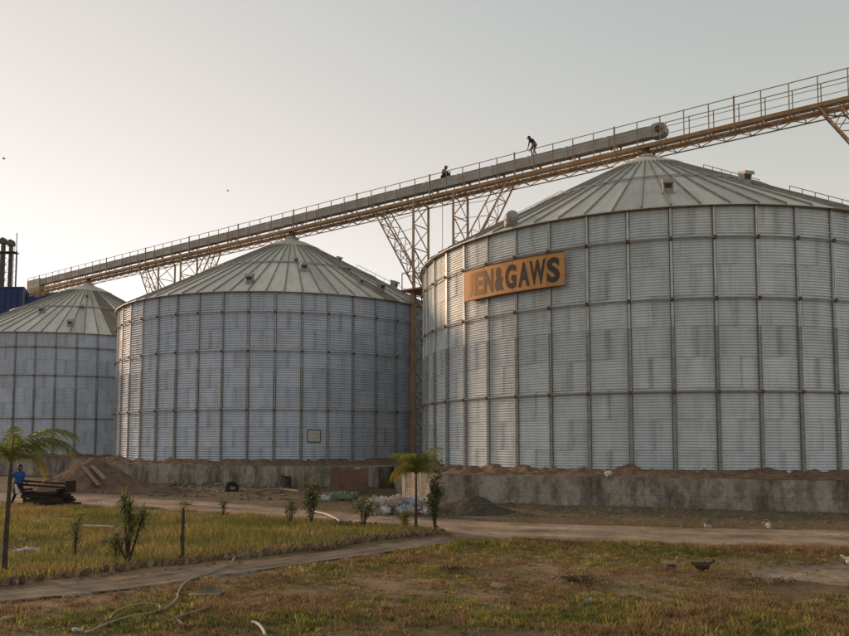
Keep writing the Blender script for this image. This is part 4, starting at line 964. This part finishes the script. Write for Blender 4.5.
def leaf_cloud(b, c, rad, n, ll, w, r, m=0, up=0.3):
    for _ in range(n):
        while True:
            q = Vector((r.uniform(-1, 1), r.uniform(-1, 1), r.uniform(-1, 1)))
            if q.length < 1: break
        p = Vector(c) + Vector((q.x * rad[0], q.y * rad[1], q.z * rad[2])); d = Vector((r.uniform(-1, 1), r.uniform(-1, 1), r.uniform(-0.6, 0.8) + up)).normalized()
        leaflet_quads(b, p, d, d.orthogonal() + d.cross(d.orthogonal()) * r.uniform(-1, 1), ll * r.uniform(0.6, 1.2), w, 0.25, m, 2)
def bush(name, label, loc, h, w, stems, n, ll, lw, mat, seed, mat2=None, n2=0):
    r = random.Random(seed); root = thing(name, label, 'shrub', loc); tips = []
    b = MB()
    for k in range(stems):
        a = r.uniform(0, 6.28); e = Vector((math.cos(a) * w * 0.4 * r.random(), math.sin(a) * w * 0.4 * r.random(), h * r.uniform(0.6, 0.9)))
        mid = e * 0.5 + Vector((r.uniform(-.05, .05), r.uniform(-.05, .05), 0)); b.tube([(0, 0, -0.05), mid, e], [0.022, 0.015, 0.006], 5); tips += [mid, e, (mid + e) / 2]
        for _ in range(3):
            q = mid.lerp(e, r.random()); t2 = q + Vector((r.uniform(-1, 1) * w * 0.4, r.uniform(-1, 1) * w * 0.4, r.uniform(0.05, 0.25) * h)); b.tube([q, t2], [0.009, 0.004], 4); tips.append(t2)
    b.build('stem', M['bark'], root)
    b = MB()
    for t in tips: leaf_cloud(b, t, (w * 0.22, w * 0.22, h * 0.13), max(3, int(n * 1.7) // len(tips)), ll, lw, r)
    b.build('foliage', mat, root)
    if n2:
        b = MB()
        for t in r.sample(tips, min(len(tips), 5)): leaf_cloud(b, t, (w * 0.2, w * 0.2, h * 0.12), n2 // 5, ll, lw, r)
        b.build('yellow_foliage', mat2, root)
    return root
def spiky(label, loc, heads, seed, mat):
    r = random.Random(seed); root = thing('spiky_shrub', label, 'shrub', loc)
    for (dx, dy, z, n, L) in heads:
        MB().tube([(0, 0, -0.05), (dx * 0.6, dy * 0.6, z * 0.5), (dx, dy, z)], [0.03, 0.024, 0.018], 6).build('stem', M['bark'], root)
        b = MB()
        for i in range(n):
            a = i * 2.399; e = R_(r.uniform(-35, 80)); d = Vector((math.cos(a) * math.cos(e), math.sin(a) * math.cos(e), math.sin(e)))
            leaflet_quads(b, (dx, dy, z - r.uniform(0, 0.3)), d, d.cross(Vector((0, 0, 1))), L * r.uniform(0.75, 1.35), 0.025, 0.3, 0, 3)
        b.build('leaf_head', mat, root)
spiky('spiky leaved shrub with several stems in the middle of the grass bed', G(128, 562), [(0.0, 0.0, 1.15, 95, 0.38), (0.26, 0.05, 1.0, 85, 0.38), (-0.16, 0.1, 1.35, 60, 0.32), (0.08, -0.1, 0.7, 70, 0.34), (-0.22, -0.05, 0.45, 30, 0.28)], 5, M['leaf_o'])
st = thing('pruned_trunk', 'bare dark pruned stump with a few leaves, right of the spiky shrub', 'stump', G(182, 563))
MB().tube([(0, 0, -0.05), (0.01, 0, 0.3), (-0.015, 0.01, 0.55), (0.0, 0, 0.62), (0.005, 0, 0.9), (0.0, 0, 1.13)], [0.045, 0.036, 0.052, 0.032, 0.036, 0.03], 8).build('trunk', M['bark'], st, smooth=True)
b = MB(); r = random.Random(2)
leaf_cloud(b, (0.02, 0, 1.2), (0.12, 0.12, 0.09), 46, 0.13, 0.018, r); b.build('leaf_tuft', M['leaf_o'], st)
bush('shrub', 'upright leafy shrub with yellowed leaves between bed and brown board', G(311, 526), 1.45, 0.6, 5, 460, 0.12, 0.02, M['leaf_d'], 11, M['leaf_y'], 80)
bush('shrub', 'thin low shrub left of the upright leafy one', G(290, 523), 0.85, 0.5, 4, 200, 0.10, 0.018, M['leaf_o'], 12)
bush('shrub', 'low dark green shrub left of the pale sacks', G(363, 528), 0.85, 0.75, 5, 320, 0.11, 0.022, M['leaf_d'], 13)
bush('shrub', 'tall narrow dark shrub at the tip of the grass bed, right of the slim palm', G(435, 533), 1.55, 0.42, 6, 620, 0.12, 0.022, M['leaf_d'], 14)
bush('shrub', 'small plant with pale yellow bushy top in front of the sacks', G(404, 531), 0.62, 0.55, 4, 150, 0.09, 0.018, M['leaf_y'], 15, M['leaf_o'], 60)
bush('shrub', 'thin leafy seedling standing alone left of the spiky shrub', G(75, 556), 0.95, 0.4, 4, 190, 0.12, 0.016, M['leaf_o'], 16)
bush('shrub', 'low leafy sapling left beside the foot of the spiky shrub', G(116, 560), 0.6, 0.35, 3, 120, 0.12, 0.015, M['leaf_o'], 17)
bush('shrub', 'thin sapling at the far road edge left of the tall shrubs', G(222, 517), 0.75, 0.5, 3, 90, 0.10, 0.016, M['leaf_d'], 18)

# ------------------------------------------------------------------ timber stack, tyres, sacks, boards, litter
tb = G(46, 506); tb.y += 0.3
r = random.Random(4); n_t = 0
for lay, (cnt, wd) in enumerate(((6, 1.7), (6, 1.6), (5, 1.45), (4, 1.2))):
    pass
stk = thing('timber_stack', 'dark stack of old timber with two long beams on top, beside person in blue', 'timber stack', tb, -0.12)
for lay in range(4):
    for j in range(5 - lay // 2):
        L = 1.9 - 0.18 * lay + r.uniform(-0.25, 0.3); w = r.uniform(0.10, 0.15); z0 = lay * 0.145
        o = MB().box(-L / 2, L / 2, -w / 2, w / 2, 0, 0.125).build('beam', M['wood'], stk, (r.uniform(-0.15, 0.15) - 0.05 * lay, -0.45 + j * 0.21 + lay * 0.06, z0), r.uniform(-0.22, 0.22))
        o.rotation_euler = (r.uniform(-.15, .15), r.uniform(-.05, .05), r.uniform(-.25, .25))
for j, (y, z, l0, l1) in enumerate(((-0.35, 0.86, -1.25, 0.98), (-0.2, 0.70, -1.2, 0.92))):
    MB().bar((l0, y, z + 0.12), (l1, y, z), 0.10, 0.075).build('long_beam', M['wood'], stk)
MB().box(0.93, 1.0, -0.5, 0.1, 0.52, 0.98).build('end_board', M['wood'], stk)
for x in (-0.9, 0.6): MB().box(x - 0.06, x + 0.06, -0.45, 0.15, 0.585, 0.66).build('bearer', M['wood'], stk)

def tyre(label, loc, R0, r0, rx, rz):
    root = thing('tyre', label, 'tyre', loc); root.rotation_euler = (rx, 0, rz); b = MB(); n, k = 28, 10
    for i in range(n):
        a = 2 * math.pi * i / n; tread = 1.0 + (0.03 if i % 2 else 0)
        for j in range(k): t = 2 * math.pi * j / k; rr = R0 + r0 * math.cos(t) * (tread if math.cos(t) > 0.5 else 1); b.v.append((rr * math.cos(a), rr * math.sin(a), r0 * 0.9 * math.sin(t)))
    for i in range(n):
        for j in range(k): b.f.append((i * k + j, ((i + 1) % n) * k + j, ((i + 1) % n) * k + (j + 1) % k, i * k + (j + 1) % k)); b.m.append(0)
    b.build('casing', M['rubber'], root)
q = at(238, 489, 38.4); tyre('old dark tyre leaning on the plinth wall of the middle silo', (q.x, q.y - 1.2, 0.22), 0.24, 0.11, R_(55), 0.5)
bd = G(338, 503); bd.y += 4.5; bd.z = 0.1
br = thing('brown_board', 'large brown wooden panel leaning upright in front of the middle silo plinth', 'board', bd, -0.05)
for i in range(4):
    o = MB().box(-0.9 + i * 0.45, -0.9 + i * 0.45 + 0.44, -0.02 - 0.004 * (i % 2), 0.02, 0, 1.15 - 0.03 * (i % 3)).build('plank', M['board'], br); o.rotation_euler = (R_(-8), 0, 0)
for z in (0.25, 0.9): o = MB().box(-0.88, 0.88, 0.025, 0.06, z, z + 0.08).build('batten', M['board'], br); o.rotation_euler = (R_(-8), 0, 0)
q = at(286, 487, 38.8)
dr = thing('old_drum', 'short dark dented drum standing against the middle silo plinth', 'drum', (q.x, q.y, 0.1))
b = MB(); b.tube([(0, 0, 0), (0, 0, 0.02), (0, 0, 0.25), (0.01, 0, 0.27), (0, 0, 0.29), (0, 0, 0.55), (0.01, 0, 0.58)], [0.26, 0.28, 0.27, 0.29, 0.27, 0.27, 0.28], 16); b.build('shell', M['darkdirt'], dr)
b = MB(); b.tube([(0, 0, 0.581), (0, 0, 0.6)], [0.27, 0.255], 16); b.build('lid', M['rubber'], dr)

def crumple(me, amp, sc, seed):
    n = len(me.vertices); co = np.empty(n * 3, np.float32); me.vertices.foreach_get('co', co); co = co.reshape(-1, 3); no = np.empty(n * 3, np.float32); me.vertices.foreach_get('normal', no); no = no.reshape(-1, 3)
    f = np.abs(vnoise(co[:, 0] + co[:, 2] * 0.25, co[:, 1] + co[:, 2] * 0.35, sc, seed) - 0.5) * 2 + 0.6 * np.abs(vnoise(co[:, 0] - co[:, 1], co[:, 2] * 0.7, sc * 0.6, seed + 1) - 0.5)
    co = co + no * ((f - 0.6) * amp)[:, None]; me.vertices.foreach_set('co', co.reshape(-1)); me.update(); return me
def sack_mesh(seed, L, Rr, mat):
    r = random.Random(seed); caps = [((-L / 2, 0, Rr * 0.8), (L / 2, 0, Rr * 0.8), Rr, Rr * 0.92, 0), ((-L * 0.3, 0, Rr), (L * 0.2, 0.03, Rr * 1.05), Rr * 0.95, Rr, 0)]
    for _ in range(9): a = r.uniform(0, 6.28); x = r.uniform(-L / 2, L / 2); caps.append(((x, math.cos(a) * Rr * 0.75, Rr * 0.8 + math.sin(a) * Rr * 0.6), (x + r.uniform(-.12, .12), math.cos(a) * Rr * 0.95, Rr * 0.8 + math.sin(a) * Rr * 0.7), r.uniform(0.04, 0.09), r.uniform(0.02, 0.05), 0))
    caps.append(((L / 2, 0, Rr), (L / 2 + Rr * 0.9, r.uniform(-.05, .05), Rr * 1.3), Rr * 0.35, Rr * 0.5, 0))
    me = blob_mesh('sack', caps, 0.022, [mat], 1); return crumple(me, Rr * 0.6, Rr * 0.75, 60 + seed)
M['sack1'] = simple('white_sack', (0.50, 0.47, 0.44), (0.34, 0.31, 0.28), 5, 0.7); M['sack2'] = simple('pinkish_sack', (0.44, 0.34, 0.29), (0.28, 0.21, 0.18), 5, 0.7)
M['sack3'] = simple('bluish_sack', (0.36, 0.37, 0.39), (0.22, 0.225, 0.24), 5, 0.7); M['tarp'] = simple('green_tarp', (0.16, 0.20, 0.14), (0.09, 0.12, 0.08), 5, 0.7)
sb = G(400, 517); sb.y += 0.6
sacks = [(-1.05, 0.0, 0.0, 'sack2', 'pinkish sack at the left end of the sack pile'), (-0.45, 0.1, 0.0, 'sack1', 'white sack at the foot of the pile, left of the slim palm'), (0.2, -0.05, 0.0, 'sack3', 'bluish white sack lying low in the pile behind the palm'),
         (0.75, 0.1, 0.0, 'sack1', 'white sack at the right end of the sack pile'), (-0.75, 0.1, 0.28, 'sack1', 'white sack on top of the pile at its left'), (-0.1, 0.12, 0.30, 'sack2', 'pinkish sack on top of the middle of the pile'), (0.45, 0.1, 0.28, 'sack3', 'bluish white sack on top of the pile at its right')]
for i, (x, y, z, mt, lab) in enumerate(sacks):
    o = link('sack', sack_mesh(i, 0.5, 0.18, M[mt]), None, sb + Vector((x, y, z)), random.uniform(-1.2, 1.2)); tag(o, lab, 'sack', 'pale sacks heaped by the road')
q = G(337, 503); q.y += 1.0
o = link('tarpaulin', sack_mesh(31, 0.9, 0.20, M['tarp']), None, q + Vector((0.1, 0, 0)), 0.1); tag(o, 'crumpled green tarpaulin lying in front of the brown panel', 'tarpaulin')
o = link('plastic_sheet', sack_mesh(32, 0.7, 0.13, M['plastic']), None, q + Vector((-0.75, -0.2, 0)), 0.2); tag(o, 'crumpled white plastic sheet left of the green tarpaulin', 'plastic sheet')

def tubeline(name, label, cat, pts, rad, mat, lift=0.0):
    P = [G(*p) for p in pts]; P = [Vector((q.x, q.y, q.z + rad + lift)) for q in P]
    out = []
    for i in range(len(P) - 1):
        p0, p1, p2, p3 = P[max(i - 1, 0)], P[i], P[i + 1], P[min(i + 2, len(P) - 1)]
        for k in range(6):
            t = k / 6; out.append(0.5 * ((2 * p1) + (p2 - p0) * t + (2 * p0 - 5 * p1 + 4 * p2 - p3) * t * t + (3 * p1 - p0 - 3 * p2 + p3) * t ** 3))
    out.append(P[-1]); base = out[0].copy()
    for q in out: q.z = max(q.z, float(gh(q.x, q.y)) + rad)
    o = MB().tube([q - base for q in out], rad, 8).build(name, mat, None, base, smooth=True); tag(o, label, cat); return o
tubeline('hose', 'long dusty hose winding from the brick edging across the grass at lower left', 'hose', [(234, 556), (231, 566), (215, 574), (196, 581), (184, 589), (178, 597), (177, 603), (166, 612), (150, 618), (130, 621), (108, 627), (90, 634)], 0.017, M['hose'], 0.03)
tubeline('hose', 'short looped hose end lying beside the long hose', 'hose', [(110, 623), (115, 616), (128, 611), (145, 608), (158, 609), (160, 613), (156, 616)], 0.014, M['hose'], 0.03)
tubeline('branch', 'pale bent stick on the grass right of the hose', 'stick', [(176, 622), (186, 619), (198, 615), (209, 611)], 0.02, M['plank'], 0.03)
tubeline('branch', 'short broken stick below the pale bent stick', 'stick', [(177, 623), (183, 628), (188, 629)], 0.018, M['plank'], 0.02)
tubeline('pipe', 'white bent pipe end at the bottom edge of the grass', 'pipe', [(252, 627), (258, 629), (263, 634), (265, 640)], 0.02, M['plastic'], 0.03)
tubeline('pipe', 'white thin pipe lying by the road behind the bed shrubs', 'pipe', [(315, 514), (325, 516), (334, 520), (340, 524)], 0.035, M['plastic'], 0.05)
tubeline('rope', 'thin pale line lying straight over the dry grass, right of the dark hump', 'rope', [(590, 582), (610, 581.5), (640, 582)], 0.010, M['plank'], 0.02)
tubeline('pole', 'pale pole lying in the grass bed left of the spiky shrub', 'pole', [(84, 534), (98, 534), (113, 534.5)], 0.03, M['plastic'], 0.16)
tubeline('pole', 'thin branch lying along the foot of the middle silo plinth', 'pole', [(245, 497), (275, 493), (300, 495)], 0.05, M['plank'], 0.1)

def stone_mesh(seed, rx, ry, rz_, mat, rough=0.04):
    r = np.random.default_rng(seed); bm = bmesh.new(); bmesh.ops.create_icosphere(bm, subdivisions=3, radius=1)
    dirs = r.normal(size=(9, 3)); dirs /= np.linalg.norm(dirs, axis=1)[:, None]; cut = r.uniform(0.42, 0.85, 9)
    for v in bm.verts:
        p = np.array(v.co)
        for d, c_ in zip(dirs, cut):
            t = p @ d
            if t > c_: p = p - d * (t - c_) * (1 - rough)
        v.co = Vector((p[0] * rx, p[1] * ry, p[2] * rz_))
    me = bpy.data.meshes.new('stone'); bm.to_mesh(me); bm.free(); me.materials.append(mat); return me
def stone(name, label, cat, px, py, rx, ry, rz_, mat, seed, rot=0.0, lift=0.4):
    sme = stone_mesh(seed, rx, ry, rz_, mat)
    if name == 'litter': sme.update(); crumple(sme, min(rx, ry, rz_) * 1.1, 0.07, seed)
    o = link(name, sme, None, G(px, py) + Vector((0, 0, rz_ * lift)), rot); tag(o, label, cat); return o
stone('stone', 'pinkish pale rock on the dry grass below the middle of the path', 'stone', 497, 590, 0.17, 0.10, 0.08, M['pinkrock'], 1, 0.1)
stone('stone', 'pale flat stone in the yellow grass strip along the path', 'stone', 349, 568, 0.11, 0.09, 0.06, M['pinkrock'], 2)
stone('litter', 'small white crumpled litter on the grass below the dark hump', 'litter', 590, 605, 0.08, 0.06, 0.08, M['plastic'], 3, 0.3)
stone('litter', 'white litter on the verge, left one by the concrete wall', 'litter', 707, 527, 0.13, 0.09, 0.09, M['plastic'], 4)
stone('litter', 'white upright litter on the verge, right one by the concrete wall', 'litter', 768, 528, 0.10, 0.08, 0.13, M['plastic'], 5)
stone('litter', 'pale green litter on the verge at the left of the white ones', 'litter', 683, 526, 0.12, 0.09, 0.07, M['tarp'], 6)
stone('litter', 'white bag in the grass bed near the left palm', 'litter', 37, 527, 0.26, 0.12, 0.08, M['plastic'], 7, 0.1, 0.9)
stone('litter', 'long white scrap in the bed behind the white bag', 'litter', 62, 522, 0.34, 0.09, 0.05, M['plastic'], 8, 0.1, 1.6)
stone('litter', 'small white scrap in the bed right of the palm trunk', 'litter', 21, 543, 0.16, 0.08, 0.05, M['plastic'], 9, 0.0, 1.2)
stone('litter', 'grey crumpled sheet in the bed close to the left palm', 'litter', 27, 554, 0.32, 0.14, 0.07, M['sack1'], 10, 0.1, 0.8)
stone('litter', 'round cream scrap beside the bricks left of the stump', 'litter', 159, 558, 0.06, 0.05, 0.06, M['plastic'], 11, 0, 1.4)
stone('stone', 'pale stone at the left end of the brick edging', 'stone', 15, 584, 0.11, 0.08, 0.06, M['pinkrock'], 12)
stone('stone', 'small white stone at the bottom left, left of the hose', 'stone', 77, 631, 0.07, 0.05, 0.04, M['plastic'], 13)
stone('stone', 'small white stone next to the hose end at bottom left', 'stone', 87, 632, 0.05, 0.04, 0.035, M['plastic'], 14)
stone('stone', 'pale lump at the bottom left corner of the grass', 'stone', 8, 621, 0.16, 0.10, 0.05, M['pinkrock'], 15)
stone('litter', 'yellow scrap on the dry grass left of the pinkish rock', 'litter', 446, 594, 0.05, 0.04, 0.035, M['leaf_y'], 16)
stone('stone', 'flat pale stone on the grass above the dark hump', 'stone', 533, 567, 0.10, 0.06, 0.035, M['pinkrock'], 17)
def brush(label, px, py, rx, n, seed):
    r = random.Random(seed); b = MB()
    for _ in range(n):
        p = Vector((r.gauss(0, rx * 0.5), r.gauss(0, 0.13), 0.01)); d = Vector((r.uniform(-1, 1), r.uniform(-1, 1), r.uniform(0.0, 0.5))).normalized() * r.uniform(0.04, 0.13)
        b.tube([p, p + d * 0.5 + Vector((0, 0, 0.01)), p + d], [0.006, 0.005, 0.003], 4)
    o = b.build('dead_brush', M['bark'], None, G(px, py)); tag(o, label, 'brush', None, 'stuff')
brush('tangle of dark dead twigs on the hump in the dry grass', 577, 587, 0.35, 170, 1)
brush('dark dead weeds along the lip of the bare hollow', 775, 584, 0.6, 170, 2)
brush('small dark tuft of dead twigs above the pinkish rock', 455, 573, 0.3, 70, 3)
q = at(611.5, 478, 26.2)
o = link('litter', sack_mesh(41, 0.12, 0.085, M['plastic']), None, Vector((q.x, q.y + 0.35, 1.28)), 1.5); tag(o, 'small white bag on the soil bank above the concrete wall', 'litter')
q = G(208, 596)
tr = thing('broken_slab', 'broken pale grey slab propped up on the grass right of the hose', 'slab', q, 0.1)
b = MB(); b.add([(-0.2, 0, 0.02), (0.22, -0.03, 0.02), (0.15, 0.03, 0.10), (0.03, 0.06, 0.145), (-0.12, 0.03, 0.09), (-0.2, 0.2, 0.0), (0.22, 0.2, 0.0), (0.15, 0.13, 0.07), (0.03, 0.15, 0.10), (-0.12, 0.16, 0.05)],
     ((0, 1, 2, 3, 4), (9, 8, 7, 6, 5), (0, 5, 6, 1), (1, 6, 7, 2), (2, 7, 8, 3), (3, 8, 9, 4), (4, 9, 5, 0))); b.build('slab_piece', M['rubble'], tr)
MB().box(-0.30, 0.20, -0.08, 0.02, 0.0, 0.035).build('slab_edge', M['pinkrock'], tr)

# rubble along the walls and road: uncountable
def scatter_rocks(name, label, n, sampler, smin, smax, mat, seed):
    r = np.random.default_rng(seed); bm = bmesh.new(); bmesh.ops.create_icosphere(bm, subdivisions=1, radius=1); bv = np.array([v.co[:] for v in bm.verts]); bf = np.array([[v.index for v in f.verts] for f in bm.faces]); bm.free()
    V, Fc = [], []
    for i in range(n):
        x, y = sampler(r); s = smin + (smax - smin) * r.random() ** 3; z = float(gh(x, y))
        p = bv * (1 + r.normal(size=(len(bv), 1)) * 0.22) * np.array([s * r.uniform(0.8, 1.5), s * r.uniform(0.7, 1.2), s * r.uniform(0.4, 0.9)])
        a = r.uniform(0, 6.28); R2 = np.array([[math.cos(a), -math.sin(a), 0], [math.sin(a), math.cos(a), 0], [0, 0, 1]])
        V.append(p @ R2.T + np.array([x, y, z + s * 0.2])); Fc.append(bf + i * len(bv))
    V = np.concatenate(V); Fc = np.concatenate(Fc); me = bpy.data.meshes.new(name); me.from_pydata(V.tolist(), [], Fc.tolist()); me.materials.append(mat)
    o = link(name, me); tag(o, label, 'rubble', None, 'stuff'); return o
def along(A, B, o0, o1):
    A = np.array(A); B = np.array(B); d = (B - A); L = np.linalg.norm(d); nrm = np.array([d[1], -d[0]]) / L
    if nrm[1] > 0: nrm = -nrm
    return lambda r: tuple(A + d * r.random() + nrm * (o0 + (o1 - o0) * r.random() ** 1.6))
scatter_rocks('rubble', 'loose rubble and stones strewn along the foot of the nearest concrete wall', 900, along(PL3[0], (16.5, 23.2), 0.15, 3.0), 0.012, 0.085, M['rubble'], 1)
scatter_rocks('rubble', 'loose rubble strewn along the foot of the middle silo plinth', 900, along((-2.3, 37.6), (-19.8, 43.8), 0.2, 6.5), 0.02, 0.16, M['rubble'], 2)
scatter_rocks('gravel', 'fine gravel scattered over the dirt road and path', 1500, along((-14, 31.0), (15, 19.3), 0.0, 3.2), 0.008, 0.035, M['rubble'], 3)
def fg(r):
    y = 8.8 + 10 * r.random() ** 1.3; return (r.uniform(-0.62, 0.62) * y, y)
scatter_rocks('pebbles', 'small clods and pebbles scattered through the foreground turf', 1300, fg, 0.008, 0.04, M['soil'], 4)

# ------------------------------------------------------------------ grass (stuff)
def blades(name, label, x, y, hgt, wid, col, lean=0.5, seed=1):
    r = np.random.default_rng(seed); n = len(x); z = gh(x, y) - 0.01; a = r.uniform(0, 2 * np.pi, n); l = hgt * r.uniform(0.15, lean, n) * 1.3; la = r.uniform(0, 2 * np.pi, n)
    ca, sa = np.cos(a) * wid, np.sin(a) * wid; lx, ly = np.cos(la) * l, np.sin(la) * l
    V = np.empty((n, 5, 3), np.float32)
    V[:, 0] = np.stack([x - ca, y - sa, z], -1); V[:, 1] = np.stack([x + ca, y + sa, z], -1)
    V[:, 2] = np.stack([x + ca * 0.8 + lx * 0.35, y + sa * 0.8 + ly * 0.35, z + hgt * 0.6], -1); V[:, 3] = np.stack([x - ca * 0.8 + lx * 0.35, y - sa * 0.8 + ly * 0.35, z + hgt * 0.6], -1)
    V[:, 4] = np.stack([x + lx, y + ly, z + hgt * (1 - 0.25 * (l / hgt) ** 2)], -1)
    me = bpy.data.meshes.new(name); me.vertices.add(n * 5); me.vertices.foreach_set('co', V.reshape(-1))
    i = (np.arange(n) * 5)[:, None]; lp = np.concatenate([i + np.array([0, 1, 2, 3]), i + np.array([3, 2, 4])], 1).astype(np.int32)
    me.loops.add(n * 7); me.loops.foreach_set('vertex_index', lp.reshape(-1)); me.polygons.add(n * 2)
    me.polygons.foreach_set('loop_start', np.stack([np.arange(n) * 7, np.arange(n) * 7 + 4], -1).reshape(-1).astype(np.int32)); me.update(calc_edges=True)
    at_ = me.color_attributes.new('Col', 'FLOAT_COLOR', 'POINT'); c4 = np.ones((n, 5, 4), np.float32); c4[:, :, :3] = col[:, None, :]; at_.data.foreach_set('color', c4.reshape(-1))
    me.materials.append(M['grass']); o = link(name, me); tag(o, label, 'grass', None, 'stuff'); return o
GREEN = np.array([0.175, 0.185, 0.05]); YEL = np.array([0.40, 0.335, 0.10]); BRN = np.array([0.29, 0.188, 0.092]); OLV = np.array([0.29, 0.245, 0.068])
def colmix(x, y, seed, wts):
    r = np.random.default_rng(seed); n = len(x); f = vnoise(x, y, 1.1, seed) + r.normal(0, 0.16, n)
    pal = np.stack([GREEN, OLV, YEL, BRN]); cum = np.cumsum(wts) / np.sum(wts)
    f = np.clip((f - 0.18) / 0.64, 0, 0.999); k = np.searchsorted(cum, f); return pal[np.minimum(k, 3)] * r.uniform(0.7, 1.25, (n, 1))
r = np.random.default_rng(5)
# bed
n = 215000; x = r.uniform(-29, 1.0, n); y = r.uniform(11, 33, n); ok = inside(x, y, bed_poly) & (vnoise(x, y, 0.8, 20) + r.uniform(-0.25, 0.25, n) > 0.24) & (np.abs(x) < 0.95 * y)
x, y = x[ok], y[ok]; hh = 0.10 + 0.20 * vnoise(x, y, 1.2, 21) * r.uniform(0.5, 1.3, len(x))
blades('bed_grass', 'tall yellow green grass filling the brick edged bed', x, y, hh, 0.0075, colmix(x, y, 22, (2.6, 3.6, 3.4, 0.8)), 0.6, 1)
# foreground turf: tufts of splayed blades with bare soil between, and a thin low cover
def turf_fields(x, y):
    hr = np.array(road_near); yroad = np.interp(x, hr[:, 0], hr[:, 1]); hp = np.array(path_near); ypath = np.interp(x, hp[:, 0], hp[:, 1])
    lim = np.where(x < hp[-1, 0], ypath, yroad) + 0.5 * (vnoise(x, y, 0.35, 40) - 0.45)
    strip_ = np.clip(1 - np.abs(lim - y - 0.9) / 1.3, 0, 1) * (x > -2.4)
    br_ = np.exp(-(((x - 4.2) / 2.4) ** 2 + ((y - 10.4) / 1.4) ** 2)); gl = np.exp(-(((x + 1.0) / 2.2) ** 2 + ((y - 10.6) / 0.7) ** 2)); bl = np.exp(-(((x + 4.5) / 2.0) ** 2 + ((y - 10.8) / 0.8) ** 2))
    tall = np.clip(strip_ + br_ + 0.6 * gl + 0.5 * bl, 0, 1); dn = vnoise(x, y, 1.5, 24) * 0.5 + vnoise(x, y, 0.45, 25) * 0.5
    return lim, tall, dn
def green_bias(x, y): return np.exp(-(((x + 1.0) / 2.4) ** 2 + ((y - 10.4) / 0.8) ** 2)) + np.exp(-(((x + 4.5) / 2.0) ** 2 + ((y - 10.6) / 0.9) ** 2)) * 0.8
nt_ = 18000; ty = 8.4 + 11.0 * r.random(nt_) ** 0.85; tx = r.uniform(-0.86, 0.72, nt_) * ty
lim, tall, dn = turf_fields(tx, ty); ok = (ty < lim) & ~inside(tx, ty, bare_poly) & (dn + 0.5 * tall + r.uniform(-0.2, 0.2, nt_) > 0.43)
tx, ty, tall = tx[ok], ty[ok], tall[ok]; nb = r.integers(8, 26, len(tx)); th = (0.035 + 0.055 * r.random(len(tx)) ** 2 + 0.13 * tall * r.random(len(tx))); tr_ = 0.02 + 0.055 * r.random(len(tx)); tc_ = colmix(tx, ty, 28, (0.4, 2.2, 2.2, 5.0))
gb = green_bias(tx, ty) * r.random(len(tx)) > 0.45; tc_[gb] = GREEN * r.uniform(0.75, 1.3, (gb.sum(), 1))
idx = np.repeat(np.arange(len(tx)), nb); x = tx[idx] + r.normal(0, 1, len(idx)) * tr_[idx]; y = ty[idx] + r.normal(0, 1, len(idx)) * tr_[idx]
blades('turf_tufts', 'ragged dry tufts of brown and olive grass in the foreground', x, y, th[idx] * r.uniform(0.5, 1.25, len(idx)), 0.0062, tc_[idx] * r.uniform(0.5, 1.45, (len(idx), 1)), 0.85, 2)
n = 180000; y = 8.4 + 11.0 * r.random(n) ** 0.9; x = r.uniform(-0.86, 0.72, n) * y; lim, tall, dn = turf_fields(x, y)
ok = (y < lim) & ~inside(x, y, bare_poly) & (dn + 0.3 * tall + r.uniform(-0.2, 0.2, n) > 0.44); x, y = x[ok], y[ok]
blades('turf_cover', 'thin low dry cover of short grass and straw in the foreground', x, y, (0.015 + 0.04 * vnoise(x, y, 0.5, 26)) * r.uniform(0.5, 1.4, len(x)), 0.007, colmix(x, y, 29, (0.3, 1.6, 2.0, 5.5)), 1.6, 6)
n = 5000; y = 8.4 + 11.0 * r.random(n) ** 0.8; x = r.uniform(-0.66, 0.66, n) * y; lim, tall, dn = turf_fields(x, y); ok = (y < lim + 0.3) & (vnoise(x, y, 0.6, 44) > 0.45); x, y = x[ok], y[ok]
blades('straw_litter', 'pale straw and dead leaves lying on the foreground ground', x, y, r.uniform(0.02, 0.05, len(x)), 0.012, np.array([0.36, 0.27, 0.16]) * r.uniform(0.5, 1.2, (len(x), 1)), 3.5, 7)
# verge beyond the road
n = 26000; y = r.uniform(19, 31, n); x = r.uniform(-0.6, 0.66, n) * y; hf = np.array(road_far); yf = np.interp(x, hf[:, 0], hf[:, 1])
ok = (y > yf - 0.05) & (y < yf + 5.5) & (vnoise(x, y, 1.0, 30) + r.uniform(-.2, .2, n) > 0.52) & ~inside(x, y, PL3)
x, y = x[ok], y[ok]
blades('verge_grass', 'sparse dull weeds on the verge between road and walls', x, y, r.uniform(0.04, 0.16, len(x)), 0.008, colmix(x, y, 31, (2.5, 3, 1, 2.5)) * 0.85, 0.8, 3)
# weeds on road edges
n = 16000; t = r.random(n); hn = np.array(road_near); x = r.uniform(-14, 13, n); y = np.interp(x, hn[:, 0], hn[:, 1]) + r.normal(0, 0.12, n)
ok = vnoise(x, y, 0.7, 33) > 0.5; x, y = x[ok], y[ok]
blades('edge_weeds', 'ragged weeds along the near edge of the dirt road', x, y, r.uniform(0.03, 0.12, len(x)), 0.007, colmix(x, y, 34, (1.5, 3, 2, 3)), 0.8, 4)
